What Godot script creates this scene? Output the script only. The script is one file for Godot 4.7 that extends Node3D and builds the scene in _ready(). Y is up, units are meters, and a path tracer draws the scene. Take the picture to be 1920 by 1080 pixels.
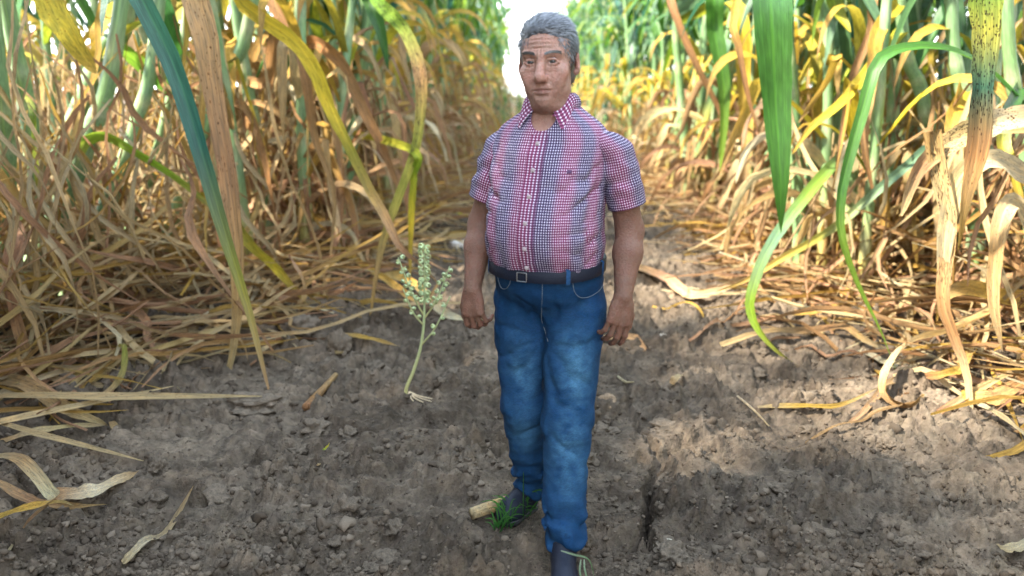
extends Node3D

# ---------------------------------------------------------------- helpers
var rng := RandomNumberGenerator.new()
var mats := {}
var used_names := {}
var n_low := FastNoiseLite.new()
var n_mid := FastNoiseLite.new()
var n_cell := FastNoiseLite.new()
var n_fine := FastNoiseLite.new()

class Sheet:
	# collects vertices and triangles, then commits one mesh with smooth normals
	var v := PackedVector3Array()
	var uv := PackedVector2Array()
	var col := PackedColorArray()
	var ix := PackedInt32Array()
	func put(p: Vector3, t: Vector2, c: Color) -> int:
		v.push_back(p)
		uv.push_back(t)
		col.push_back(c)
		return v.size() - 1
	func tri(a: int, b: int, c: int) -> void:
		ix.push_back(a)
		ix.push_back(b)
		ix.push_back(c)
	func quad(a: int, b: int, c: int, d: int) -> void:
		ix.append_array(PackedInt32Array([a, b, c, a, c, d]))
	func done() -> ArrayMesh:
		var nn := PackedVector3Array()
		nn.resize(v.size())
		for i in range(0, ix.size(), 3):
			var a := ix[i]
			var b := ix[i + 1]
			var c := ix[i + 2]
			var f := (v[c] - v[a]).cross(v[b] - v[a])
			nn[a] += f
			nn[b] += f
			nn[c] += f
		for i in nn.size():
			nn[i] = nn[i].normalized() if nn[i].length_squared() > 1e-20 else Vector3.UP
		var arr := []
		arr.resize(Mesh.ARRAY_MAX)
		arr[Mesh.ARRAY_VERTEX] = v
		arr[Mesh.ARRAY_NORMAL] = nn
		arr[Mesh.ARRAY_TEX_UV] = uv
		arr[Mesh.ARRAY_COLOR] = col
		arr[Mesh.ARRAY_INDEX] = ix
		var m := ArrayMesh.new()
		m.add_surface_from_arrays(Mesh.PRIMITIVE_TRIANGLES, arr)
		return m

class Prim:
	# a tapered capsule or an ellipsoid of a distance field
	var round_cone := true
	var a: Vector3
	var b: Vector3
	var ba: Vector3
	var bb := 1.0
	var ra := 0.0
	var rb := 0.0
	var r := Vector3.ONE
	var rr := Vector3.ONE
	var inv := Basis()
	var k := 0.01
	var cut := false
	var mid: Vector3
	var reach := 0.0
	func dist(p: Vector3) -> float:
		if round_cone:
			var pa := p - a
			var h := clampf(pa.dot(ba) / bb, 0.0, 1.0)
			return (pa - ba * h).length() - lerpf(ra, rb, h)
		var q := inv * (p - a)
		var k0 := (q / r).length()
		var k1 := (q / rr).length()
		return k0 * (k0 - 1.0) / maxf(k1, 1e-6)

func cone(a: Vector3, b: Vector3, ra: float, rb: float, k := 0.01, cut := false) -> Prim:
	var p := Prim.new()
	p.a = a
	p.b = b
	p.ba = b - a
	p.bb = maxf(p.ba.length_squared(), 1e-12)
	p.ra = ra
	p.rb = rb
	p.k = k
	p.cut = cut
	p.mid = (a + b) * 0.5
	p.reach = p.ba.length() * 0.5 + maxf(ra, rb)
	return p

func egg(c: Vector3, r: Vector3, k := 0.01, cut := false, turn := Basis()) -> Prim:
	var p := Prim.new()
	p.round_cone = false
	p.a = c
	p.r = r
	p.rr = r * r
	p.inv = turn.transposed()
	p.k = k
	p.cut = cut
	p.mid = c
	p.reach = maxf(r.x, maxf(r.y, r.z))
	return p

func field(ps: Array[Prim], p: Vector3) -> float:
	var d := 1e9
	for q: Prim in ps:
		var far := (p - q.mid).length() - q.reach
		if q.cut:
			if -far < d - q.k:
				continue
			var e := -q.dist(p)
			var h := maxf(q.k - absf(d - e), 0.0) / q.k
			d = maxf(d, e) + h * h * q.k * 0.25
		else:
			if far > d + q.k:
				continue
			var e := q.dist(p)
			var h := maxf(q.k - absf(d - e), 0.0) / q.k
			d = minf(d, e) - h * h * q.k * 0.25
	return d

func surface_nets(ps: Array[Prim], lo: Vector3, hi: Vector3, cell: float, to: Sheet, paint: int, bend := 0, tf := Transform3D()) -> void:
	var n := Vector3i(((hi - lo) / cell).ceil())
	var B := 4
	n = Vector3i(int(ceil(n.x / float(B))) * B, int(ceil(n.y / float(B))) * B, int(ceil(n.z / float(B))) * B)
	var sx := n.x + 1
	var sxy := sx * (n.y + 1)
	var val := PackedFloat32Array()
	val.resize(sxy * (n.z + 1))
	val.fill(99.0)
	var slot := PackedInt32Array()
	slot.resize(val.size())
	slot.fill(-1)
	var bends := bend > 0
	var live: Array[Vector3i] = []
	var half := B * cell * 0.5
	for bz in range(0, n.z, B):
		for by in range(0, n.y, B):
			for bx in range(0, n.x, B):
				var c := lo + Vector3(bx, by, bz) * cell + Vector3.ONE * half
				var d0 := field(ps, c)
				if absf(d0) > half * 1.75 * 1.5 + 0.012:
					continue
				live.push_back(Vector3i(bx, by, bz))
				# only the shapes that can matter inside this block
				var few: Array[Prim] = []
				var rad := half * 1.74
				for q: Prim in ps:
					var far := (c - q.mid).length() - q.reach
					if q.cut:
						if far < rad * 2.0 + q.k - d0 + 0.002:
							few.push_back(q)
					elif far < rad * 2.0 + q.k + d0 + 0.002:
						few.push_back(q)
				for z in range(bz, bz + B + 1):
					for y in range(by, by + B + 1):
						for x in range(bx, bx + B + 1):
							var i := x + y * sx + z * sxy
							if val[i] > 98.0:
								var p := lo + Vector3(x, y, z) * cell
								var d := field(few, p)
								if bends and absf(d) < 0.024:
									d += bent(bend, p)
								val[i] = d
	var corner := [Vector3i(0, 0, 0), Vector3i(1, 0, 0), Vector3i(0, 1, 0), Vector3i(1, 1, 0), Vector3i(0, 0, 1), Vector3i(1, 0, 1), Vector3i(0, 1, 1), Vector3i(1, 1, 1)]
	var edges := [[0, 1], [2, 3], [4, 5], [6, 7], [0, 2], [1, 3], [4, 6], [5, 7], [0, 4], [1, 5], [2, 6], [3, 7]]
	var off := PackedInt32Array()
	for c: Vector3i in corner:
		off.push_back(c.x + c.y * sx + c.z * sxy)
	var cv := PackedFloat32Array()
	cv.resize(8)
	for b in live:
		for z in range(b.z, b.z + B):
			for y in range(b.y, b.y + B):
				for x in range(b.x, b.x + B):
					var i := x + y * sx + z * sxy
					var neg := 0
					for q in 8:
						cv[q] = val[i + off[q]]
						if cv[q] < 0.0:
							neg += 1
					if neg == 0 or neg == 8:
						continue
					var sum := Vector3.ZERO
					var cnt := 0
					for e in edges:
						var d0 := cv[e[0]]
						var d1 := cv[e[1]]
						if (d0 < 0.0) != (d1 < 0.0):
							sum += Vector3(corner[e[0]]).lerp(Vector3(corner[e[1]]), d0 / (d0 - d1))
							cnt += 1
					var p := lo + (Vector3(x, y, z) + sum / cnt) * cell
					slot[i] = to.put(tf * p, Vector2(p.x, p.y), painted(paint, p))
	for b in live:
		for z in range(b.z, b.z + B):
			for y in range(b.y, b.y + B):
				for x in range(b.x, b.x + B):
					var i := x + y * sx + z * sxy
					if slot[i] < 0:
						continue
					var s0 := val[i] < 0.0
					if y > 0 and z > 0 and s0 != (val[i + 1] < 0.0):
						face(to, slot[i - sx - sxy], slot[i - sxy], slot[i], slot[i - sx], s0)
					if x > 0 and z > 0 and s0 != (val[i + sx] < 0.0):
						face(to, slot[i - 1 - sxy], slot[i - 1], slot[i], slot[i - sxy], s0)
					if x > 0 and y > 0 and s0 != (val[i + sxy] < 0.0):
						face(to, slot[i - 1 - sx], slot[i - sx], slot[i], slot[i - 1], s0)

func face(to: Sheet, a: int, b: int, c: int, d: int, flip: bool) -> void:
	if a < 0 or b < 0 or c < 0 or d < 0:
		return
	if flip:
		to.quad(a, d, c, b)
	else:
		to.quad(a, b, c, d)

func shape(called: String, mesh: Mesh, mat: Material, parent: Node) -> MeshInstance3D:
	var o := MeshInstance3D.new()
	o.name = called
	o.mesh = mesh
	o.material_override = mat
	parent.add_child(o, true)
	return o

func unique(called: String) -> String:
	var k: int = used_names.get(called, 0)
	used_names[called] = k + 1
	return called if k == 0 else "%s_%03d" % [called, k]

func tag(o: Node, label: String, category: String, group := "", kind := "") -> void:
	if label != "":
		o.set_meta("label", label)
	if category != "":
		o.set_meta("category", category)
	if group != "":
		o.set_meta("group", group)
	if kind != "":
		o.set_meta("kind", kind)

func thing(called: String, at: Vector3, label: String, category: String, group := "") -> Node3D:
	var o := Node3D.new()
	o.name = unique(called)
	add_child(o)
	o.position = at
	tag(o, label, category, group)
	return o

func single(called: String, mesh: Mesh, mat: Material, at: Vector3, label: String, category: String, group := "") -> MeshInstance3D:
	var o := shape(unique(called), mesh, mat, self)
	o.position = at
	tag(o, label, category, group)
	return o

func spline(pts: Array, t: float) -> Vector3:
	var n := pts.size() - 1
	var f := clampf(t, 0.0, 1.0) * n
	var i := mini(int(f), n - 1)
	var u := f - i
	var p1: Vector3 = pts[i]
	var p2: Vector3 = pts[i + 1]
	var p0: Vector3 = pts[i - 1] if i > 0 else p1 * 2.0 - p2
	var p3: Vector3 = pts[i + 2] if i + 2 <= n else p2 * 2.0 - p1
	return p1.cubic_interpolate(p2, p0, p3, u)

func hue(stops: Array, t: float) -> Color:
	# stops: [[t, Color], ...]
	if t <= stops[0][0]:
		return stops[0][1]
	for i in range(1, stops.size()):
		if t <= stops[i][0]:
			var a: float = stops[i - 1][0]
			var b: float = stops[i][0]
			var ca: Color = stops[i - 1][1]
			return ca.lerp(stops[i][1], (t - a) / maxf(b - a, 1e-5))
	return stops[-1][1]

# a tube along points with a radius per point
func tube(to: Sheet, pts: Array, rad: Array, stops: Array, sides := 8, rings := 12, u_rep := 1.0) -> void:
	var last := -1
	var side := Vector3.ZERO
	for i in rings + 1:
		var t := float(i) / rings
		var p := spline(pts, t)
		var d := (spline(pts, minf(t + 0.02, 1.0)) - spline(pts, maxf(t - 0.02, 0.0))).normalized()
		if side == Vector3.ZERO:
			side = d.cross(Vector3(0.31, 0.2, 0.93)).normalized()
		side = (side - d * side.dot(d)).normalized()
		var up := d.cross(side)
		var f := t * (rad.size() - 1)
		var k := mini(int(f), rad.size() - 2)
		var r: float = lerpf(rad[k], rad[k + 1], f - k)
		var first := to.v.size()
		for j in sides + 1:
			var a := TAU * j / sides
			to.put(p + (side * cos(a) + up * sin(a)) * r, Vector2(u_rep * j / sides, t), hue(stops, t))
		if last >= 0:
			for j in sides:
				to.quad(last + j, last + j + 1, first + j + 1, first + j)
		last = first
	for cap in 2:
		var t := float(cap)
		var p := spline(pts, t)
		var base := last if cap == 1 else last - rings * (sides + 1)
		var c := to.put(p, Vector2(0.5, t), hue(stops, t))
		for j in sides:
			if cap == 1:
				to.tri(base + j, base + j + 1, c)
			else:
				to.tri(base + j + 1, base + j, c)

# a leaf blade along points. o: seg, across, roll0, roll1, fold, wave, base, full, tip
func blade(to: Sheet, pts: Array, width: float, stops: Array, hint: Vector3, o := {}) -> void:
	var seg: int = o.get("seg", 9)
	var across: int = o.get("across", 2)
	var roll0: float = o.get("roll0", 0.0)
	var roll1: float = o.get("roll1", 0.0)
	var fold: float = o.get("fold", 0.25)
	var wave: float = o.get("wave", 0.0)
	var wf: float = o.get("wf", 9.0)
	var base: float = o.get("base", 0.55)
	var sharp: float = o.get("tip", 2.2)
	var var_c: float = o.get("vary", 0.12)
	var vs: float = o.get("vs", rng.randf() * 50.0)
	var last := -1
	var nrm := hint
	for i in seg + 1:
		var t := float(i) / seg
		var p := spline(pts, t)
		var d := (spline(pts, minf(t + 0.015, 1.0)) - spline(pts, maxf(t - 0.015, 0.0))).normalized()
		if o.has("fixed"):
			nrm = hint
		nrm = (nrm - d * nrm.dot(d))
		if nrm.length() < 0.05:
			nrm = d.cross(Vector3(0.7, 0.1, 0.7))
		nrm = nrm.normalized()
		var nr := nrm.rotated(d, lerpf(roll0, roll1, t))
		var side := d.cross(nr)
		var w := width * minf(1.0, base + 2.4 * t) * pow(maxf(1.0 - pow(t, sharp), 0.0), 0.75)
		w = maxf(w, width * 0.02)
		var first := to.v.size()
		var c := hue(stops, t)
		var rag: float = o.get("rag", 0.0)
		for j in across + 1:
			var s := 2.0 * j / across - 1.0
			var edge := absf(s)
			if rag > 0.0 and edge > 0.9:
				s *= 1.0 + rag * n_fine.get_noise_2d(t * 14.0 + vs * 3.0, s * 9.0 + vs)
			var q := p + side * s * w * 0.5 + nr * (fold * edge * w * 0.5 + wave * edge * sin(t * wf + s * 1.3 + vs) * width)
			var k := 1.0 + var_c * n_mid.get_noise_2d(t * 90.0 + vs * 13.0, s * 40.0 + vs)
			to.put(q, Vector2(0.5 + 0.5 * s, t * o.get("vlen", 2.0)), Color(c.r * k, c.g * k, c.b * k))
		if last >= 0:
			for j in across:
				to.quad(last + j, last + j + 1, first + j + 1, first + j)
		last = first

# ---------------------------------------------------------------- materials
func lin(r: float, g: float, b: float) -> Color:
	return Color(r, g, b)

func tex_from(im: Image) -> ImageTexture:
	return ImageTexture.create_from_image(im)

func make_materials() -> void:
	n_low.seed = 4
	n_low.frequency = 1.0
	n_low.noise_type = FastNoiseLite.TYPE_SIMPLEX_SMOOTH
	n_low.fractal_octaves = 3
	n_mid.seed = 9
	n_mid.frequency = 0.05
	n_mid.fractal_octaves = 2
	n_cell.seed = 21
	n_cell.noise_type = FastNoiseLite.TYPE_CELLULAR
	n_cell.cellular_return_type = FastNoiseLite.RETURN_DISTANCE
	n_cell.frequency = 1.0
	n_cell.fractal_type = FastNoiseLite.FRACTAL_NONE
	n_fine.seed = 33
	n_fine.frequency = 1.0
	n_fine.noise_type = FastNoiseLite.TYPE_SIMPLEX
	n_fine.fractal_octaves = 4

	var white := StandardMaterial3D.new()
	white.vertex_color_use_as_albedo = true
	white.roughness = 0.8
	mats.plain = white

	# leaf: long veins, a pale midrib; the dry one has darker streaks and rust specks
	for dry in 2:
		var w := 96
		var h := 512
		var im := Image.create(w, h, false, Image.FORMAT_RGB8)
		var bump := Image.create(w, h, false, Image.FORMAT_RGB8)
		var r := RandomNumberGenerator.new()
		r.seed = 50 + dry
		var vein := []
		for x in w:
			vein.push_back(r.randf())
		for y in h:
			for x in w:
				var s := absf(x - w * 0.5) / (w * 0.5)
				var st: float = n_mid.get_noise_2d(x * 9.0, y * 0.22 + dry * 300.0)
				var big: float = n_mid.get_noise_2d(x * 1.2 + 400.0, y * 0.35 + dry * 90.0)
				var ve: float = vein[x] - 0.5
				var mid := exp(-pow(s / 0.07, 2.0))
				var c := Color(1, 1, 1)
				if dry == 0:
					var k := 0.84 + 0.17 * ve + 0.10 * st + 0.09 * big
					c = Color(k, k, k).lerp(Color(1.0, 1.0, 0.88), mid * 0.9)
				else:
					var k := 0.80 + 0.20 * ve + 0.15 * st + 0.14 * big
					c = Color(k, k * (1.0 - 0.04 * big), k * (0.97 - 0.1 * big)).lerp(Color(1, 0.97, 0.9), mid * 0.35)
				im.set_pixel(x, y, c)
				var hgt := clampf(0.5 + 0.35 * ve * (1.0 + dry) * 0.7 + 0.1 * st + 0.25 * mid, 0.0, 1.0)
				bump.set_pixel(x, y, Color(hgt, hgt, hgt))
		if dry == 1:
			for i in 150:
				var x := r.randi_range(0, w - 4)
				var y := r.randi_range(0, h - 6)
				var c := Color(0.45, 0.27, 0.14).lerp(Color(0.25, 0.17, 0.12), r.randf())
				im.fill_rect(Rect2i(x, y, r.randi_range(1, 3), r.randi_range(1, 5)), c)
		var m := StandardMaterial3D.new()
		m.vertex_color_use_as_albedo = true
		m.albedo_texture = tex_from(im)
		m.roughness = 0.42 if dry == 0 else 0.62
		m.metallic_specular = 0.45 if dry == 0 else 0.3
		m.heightmap_enabled = true
		m.heightmap_texture = tex_from(bump)
		m.heightmap_scale = 0.4 if dry == 0 else 0.6
		m.backlight_enabled = true
		m.backlight = Color(0.95, 0.95, 0.95).linear_to_srgb() if dry == 0 else Color(0.7, 0.7, 0.7).linear_to_srgb()
		m.cull_mode = BaseMaterial3D.CULL_DISABLED
		mats["dry" if dry == 1 else "green"] = m

	# leaf killed from the tip: dense dark specks
	var sp: Image = (mats.dry.albedo_texture as ImageTexture).get_image().duplicate()
	var rs := RandomNumberGenerator.new()
	rs.seed = 77
	for i in 420:
		var x := rs.randi_range(0, 92)
		var y := rs.randi_range(90, 330)
		sp.fill_rect(Rect2i(x, y, rs.randi_range(1, 4), rs.randi_range(1, 5)), Color(0.30, 0.20, 0.13).lerp(Color(0.13, 0.1, 0.08), rs.randf()))
	var ms: StandardMaterial3D = mats.dry.duplicate()
	ms.albedo_texture = tex_from(sp)
	mats.spotted = ms

	# stalk: ribbed sheath
	var st := StandardMaterial3D.new()
	st.vertex_color_use_as_albedo = true
	st.albedo_texture = mats.green.albedo_texture
	st.heightmap_enabled = true
	st.heightmap_texture = mats.green.heightmap_texture
	st.heightmap_scale = 0.3
	st.roughness = 0.5
	st.uv1_scale = Vector3(2, 6, 1)
	mats.stalk = st

	# soil: colour grain and fine relief, several sizes
	var S := 1024
	var sc := Image.create(S, S, false, Image.FORMAT_RGB8)
	var sh := Image.create(S, S, false, Image.FORMAT_RGB8)
	var nn := FastNoiseLite.new()
	nn.seed = 5
	nn.frequency = 0.02
	nn.fractal_octaves = 5
	var a := nn.get_seamless_image(S, S)
	nn.seed = 8
	nn.frequency = 0.006
	var b := nn.get_seamless_image(S, S)
	nn.seed = 12
	nn.noise_type = FastNoiseLite.TYPE_CELLULAR
	nn.cellular_return_type = FastNoiseLite.RETURN_DISTANCE
	nn.frequency = 0.05
	nn.fractal_octaves = 3
	var c3 := nn.get_seamless_image(S, S)
	var r2 := RandomNumberGenerator.new()
	r2.seed = 3
	for y in S:
		for x in S:
			var f := a.get_pixel(x, y).r - 0.5
			var g := b.get_pixel(x, y).r - 0.5
			var e := c3.get_pixel(x, y).r
			var gr := r2.randf() - 0.5
			var k := 0.72 + 0.35 * f + 0.30 * g + 0.10 * gr
			sc.set_pixel(x, y, Color(k, k * (0.985 - 0.03 * g), k * (0.965 - 0.06 * g)))
			var hh := clampf(0.75 - 0.7 * e + 0.35 * f + 0.05 * gr, 0.0, 1.0)
			sh.set_pixel(x, y, Color(hh, hh, hh))
	for i in 500:
		var col := Color(0.95, 0.88, 0.75) if r2.randf() < 0.35 else Color(0.35, 0.3, 0.27)
		sc.fill_rect(Rect2i(r2.randi_range(0, S - 5), r2.randi_range(0, S - 5), r2.randi_range(1, 4), r2.randi_range(1, 4)), col)
	var so := StandardMaterial3D.new()
	so.vertex_color_use_as_albedo = true
	so.albedo_texture = tex_from(sc)
	so.heightmap_enabled = true
	so.heightmap_texture = tex_from(sh)
	so.heightmap_scale = 1.3
	so.uv1_triplanar = true
	so.uv1_world_triplanar = true
	so.uv1_scale = Vector3(1.4, 1.4, 1.4)
	so.roughness = 0.95
	so.metallic_specular = 0.2
	mats.soil = so
	var sc2: StandardMaterial3D = so.duplicate()
	sc2.uv1_world_triplanar = false
	sc2.uv1_scale = Vector3(3, 3, 3)
	mats.clod = sc2
	var sc3: StandardMaterial3D = sc2.duplicate()
	sc3.vertex_color_use_as_albedo = false
	sc3.albedo_color = Color(0.205, 0.162, 0.12).linear_to_srgb()
	sc3.uv1_scale = Vector3(0.5, 0.5, 0.5)
	sc3.heightmap_scale = 0.35
	mats.clod_solid = sc3
	sc2.heightmap_enabled = false

	# shirt check: white, with warp bands that drift from magenta to navy
	var W := 768
	var Hh := 96
	var ch := Image.create(W, Hh, false, Image.FORMAT_RGB8)
	for x in W:
		var u := float(x) / W
		var band := 0.5 + 0.5 * cos(TAU * u)
		band = smoothstep(0.05, 0.95, band)
		band = 0.15 + 0.7 * band
		var warp := Color(0.030, 0.034, 0.082).lerp(Color(0.235, 0.036, 0.095), band).linear_to_srgb()
		var on_x := (x % 48) < 32
		for y in Hh:
			var on_y := (y % 48) < 30
			var col := Color(0.80, 0.77, 0.80)
			if on_x and on_y:
				col = warp.darkened(0.30)
			elif on_x:
				col = warp.lerp(col, 0.10)
			elif on_y:
				col = Color(0.40, 0.16, 0.28).lerp(Color(0.18, 0.19, 0.30), 1.0 - band).lerp(col, 0.22)
			if (x + y) % 3 == 0:
				col = col.darkened(0.06)
			ch.set_pixel(x, y, col)
	var sm := StandardMaterial3D.new()
	sm.albedo_texture = tex_from(ch)
	sm.roughness = 0.8
	sm.metallic_specular = 0.25
	mats.shirt = sm

	# denim: twill grain
	var dn := Image.create(512, 512, false, Image.FORMAT_RGB8)
	for y in 512:
		for x in 512:
			var k := 0.80 + 0.12 * sin((x + y) * TAU / 8.0) + 0.16 * (r2.randf() - 0.5) + 0.22 * (a.get_pixel(x, y * 2 % S).r - 0.5)
			dn.set_pixel(x, y, Color(k, k, k))
	var jm := StandardMaterial3D.new()
	jm.vertex_color_use_as_albedo = true
	jm.albedo_texture = tex_from(dn)
	jm.uv1_triplanar = true
	jm.uv1_scale = Vector3(7, 7, 7)
	jm.roughness = 0.85
	jm.metallic_specular = 0.25
	mats.denim = jm

	# skin: pores and blotches
	var sk := Image.create(512, 512, false, Image.FORMAT_RGB8)
	var skb := Image.create(512, 512, false, Image.FORMAT_RGB8)
	for y in 512:
		for x in 512:
			var f := a.get_pixel(x * 2, y * 2).r - 0.5
			var g := b.get_pixel(x * 2, y * 2).r - 0.5
			var k := 0.9 + 0.12 * f + 0.05 * (r2.randf() - 0.5)
			sk.set_pixel(x, y, Color(k, k * (0.98 - 0.12 * g), k * (0.97 - 0.14 * g)))
			var hh := clampf(0.5 + 0.7 * f + 0.15 * (r2.randf() - 0.5), 0.0, 1.0)
			skb.set_pixel(x, y, Color(hh, hh, hh))
	var skin := StandardMaterial3D.new()
	skin.vertex_color_use_as_albedo = true
	skin.albedo_texture = tex_from(sk)
	skin.uv1_triplanar = true
	skin.uv1_scale = Vector3(6, 6, 6)
	skin.heightmap_enabled = true
	skin.heightmap_texture = tex_from(skb)
	skin.heightmap_scale = 0.3
	skin.roughness = 0.6
	skin.metallic_specular = 0.33
	skin.subsurf_scatter_enabled = true
	skin.subsurf_scatter_strength = 0.12
	mats.skin = skin

	for spec in [["leather", Color(0.008, 0.010, 0.018), 0.5, 0.0], ["sole", Color(0.02, 0.02, 0.02), 0.7, 0.0], ["metal", Color(0.32, 0.32, 0.33), 0.35, 1.0], ["lining", Color(0.33, 0.055, 0.17), 0.8, 0.0], ["button", Color(0.30, 0.24, 0.24), 0.3, 0.0], ["thread", Color(0.10, 0.125, 0.15), 0.8, 0.0], ["emblem", Color(0.05, 0.015, 0.05), 0.8, 0.0], ["hair", Color(0.17, 0.17, 0.18), 0.5, 0.0]]:
		var m := StandardMaterial3D.new()
		var c: Color = spec[1]
		m.albedo_color = c.linear_to_srgb()
		m.roughness = spec[2]
		m.metallic = spec[3]
		mats[spec[0]] = m
	var hm := StandardMaterial3D.new()
	hm.vertex_color_use_as_albedo = true
	hm.roughness = 0.45
	mats.strand = hm
	var em := StandardMaterial3D.new()
	em.vertex_color_use_as_albedo = true
	em.roughness = 0.08
	mats.eye = em
	var lm: StandardMaterial3D = mats.leather
	lm.metallic_specular = 0.3
	lm.heightmap_enabled = true
	lm.heightmap_texture = tex_from(skb)
	lm.heightmap_scale = 0.15
	lm.uv1_triplanar = true
	lm.uv1_scale = Vector3(9, 9, 9)

# ---------------------------------------------------------------- ground
# cracks in the dry crust: x, z, half width, depth
var cracks := [
	[[1.039, -3.227, 0.02, 0.01], [0.863, -2.982, 0.05, 0.05], [0.753, -2.908, 0.06, 0.06], [0.635, -2.832, 0.04, 0.06], [0.565, -2.724, 0.018, 0.1], [0.523, -2.56, 0.014, 0.13], [0.504, -2.43, 0.018, 0.13], [0.461, -2.294, 0.015, 0.11], [0.473, -2.186, 0.008, 0.05], [0.432, -2.059, 0.006, 0.02]],
	[[0.486, -4.236, 0.006, 0.02], [0.527, -3.843, 0.01, 0.03], [0.582, -3.58, 0.008, 0.03], [0.564, -3.317, 0.012, 0.04], [0.585, -3.06, 0.012, 0.05], [0.61, -2.85, 0.02, 0.06]],
	[[0.863, -2.982, 0.02, 0.04], [1.034, -3.087, 0.012, 0.03], [1.146, -3.06, 0.006, 0.015]],
	[[0.461, -2.294, 0.01, 0.06], [0.392, -2.186, 0.008, 0.04], [0.348, -2.059, 0.006, 0.02]],
	[[-2.069, -4.142, 0.02, 0.05], [-1.698, -3.843, 0.014, 0.05], [-1.462, -3.924, 0.012, 0.04], [-1.128, -3.688, 0.008, 0.02]],
	[[-1.056, -4.384, 0.015, 0.05], [-0.85, -3.924, 0.02, 0.07], [-0.762, -3.688, 0.008, 0.03]]]

func left_edge(z: float) -> float:
	var d := maxf(-z, 2.9)
	return -0.52 - 18.7 / (d * d) - 0.006 * d

func soil(x: float, z: float) -> float:
	var h := 0.05 * n_low.get_noise_2d(x * 0.5, z * 0.5) + 0.035 * n_low.get_noise_2d(x * 1.9 + 40.0, z * 1.9)
	h += 0.06 * smoothstep(1.0, 2.3, absf(x - 0.25))
	h += 0.085 * smoothstep(-3.98, -4.16, z + 0.16 * n_fine.get_noise_2d(x * 3.5, z * 3.5)) * smoothstep(-0.55, -0.85, x)
	var p := Vector2(x, z)
	var cut := 0.0
	var lip := 0.0
	for line in cracks:
		if absf(x - line[0][0]) > 1.2 or absf(z - line[0][1]) > 1.4:
			continue
		for i in line.size() - 1:
			var a := Vector2(line[i][0], line[i][1])
			if absf(x - a.x) > 0.4 or absf(z - a.y) > 0.4:
				continue
			var b := Vector2(line[i + 1][0], line[i + 1][1])
			var t := clampf((p - a).dot(b - a) / (b - a).length_squared(), 0.0, 1.0)
			var jag := 0.016 * n_fine.get_noise_2d(x * 16.0, z * 16.0)
			var d := p.distance_to(a.lerp(b, t)) + jag
			var w: float = lerpf(line[i][2], line[i + 1][2], t)
			lip = maxf(lip, exp(-pow((d - w * 1.7) / 0.045, 2.0)) * 0.012)
			cut = maxf(cut, lerpf(line[i][3], line[i + 1][3], t) * (1.0 - smoothstep(w * 0.4, w * 1.2, d)))
	h += lip - cut
	for f in [Vector2(0.165, -2.02), Vector2(0.02, -2.47)]:
		var k := 1.0 - smoothstep(0.08, 0.30, p.distance_to(f))
		h = lerpf(h, 0.0, k)
	return h

func crumbs(x: float, z: float) -> float:
	var rough := 0.55 + 1.3 * n_low.get_noise_2d(x * 1.3 + 9.0, z * 1.3)
	rough = clampf(rough, 0.10, 1.25)
	var wx := x + 0.012 * n_fine.get_noise_2d(x * 20.0, z * 20.0)
	var wz := z + 0.012 * n_fine.get_noise_2d(x * 20.0 + 70.0, z * 20.0)
	var c1 := -n_cell.get_noise_2d(wx * 12.5, wz * 12.5)
	var c2 := -n_cell.get_noise_2d(wx * 42.0 + 17.0, wz * 42.0)
	var clump := maxf(0.0, n_low.get_noise_2d(x * 5.0 + 80.0, z * 5.0) - 0.05) + 0.6 * maxf(0.0, n_low.get_noise_2d(x * 11.0 + 30.0, z * 11.0) - 0.1)
	# broken crust: plates with steep edges
	var plate := n_low.get_noise_2d(wx * 3.0 + 300.0, wz * 3.0)
	var step_ := 0.028 * smoothstep(0.02, 0.07, plate) + 0.014 * smoothstep(-0.16, -0.12, plate)
	var foot := minf(Vector2(x, z).distance_to(Vector2(0.165, -2.03)), Vector2(x, z).distance_to(Vector2(0.02, -2.44)))
	var calm := 0.22 + 0.78 * smoothstep(0.10, 0.26, foot)
	return calm * (rough * (0.082 * (c1 - 0.5) + 0.030 * (c2 - 0.5)) + 0.085 * clump * rough + step_ + 0.014 * n_fine.get_noise_2d(x * 8.0, z * 8.0))

func axis(lo: float, hi: float, step: float, grow: float, far: float) -> PackedFloat32Array:
	var fine := PackedFloat32Array()
	var x := lo
	while x <= hi:
		fine.push_back(x)
		x += step
	var up := fine[-1]
	var s := step
	while up < far:
		s *= grow
		up += s
		fine.push_back(up)
	var down := lo
	s = step
	var pre := PackedFloat32Array()
	while down > -far:
		s *= grow
		down -= s
		pre.push_back(down)
	pre.reverse()
	pre.append_array(fine)
	return pre

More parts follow.
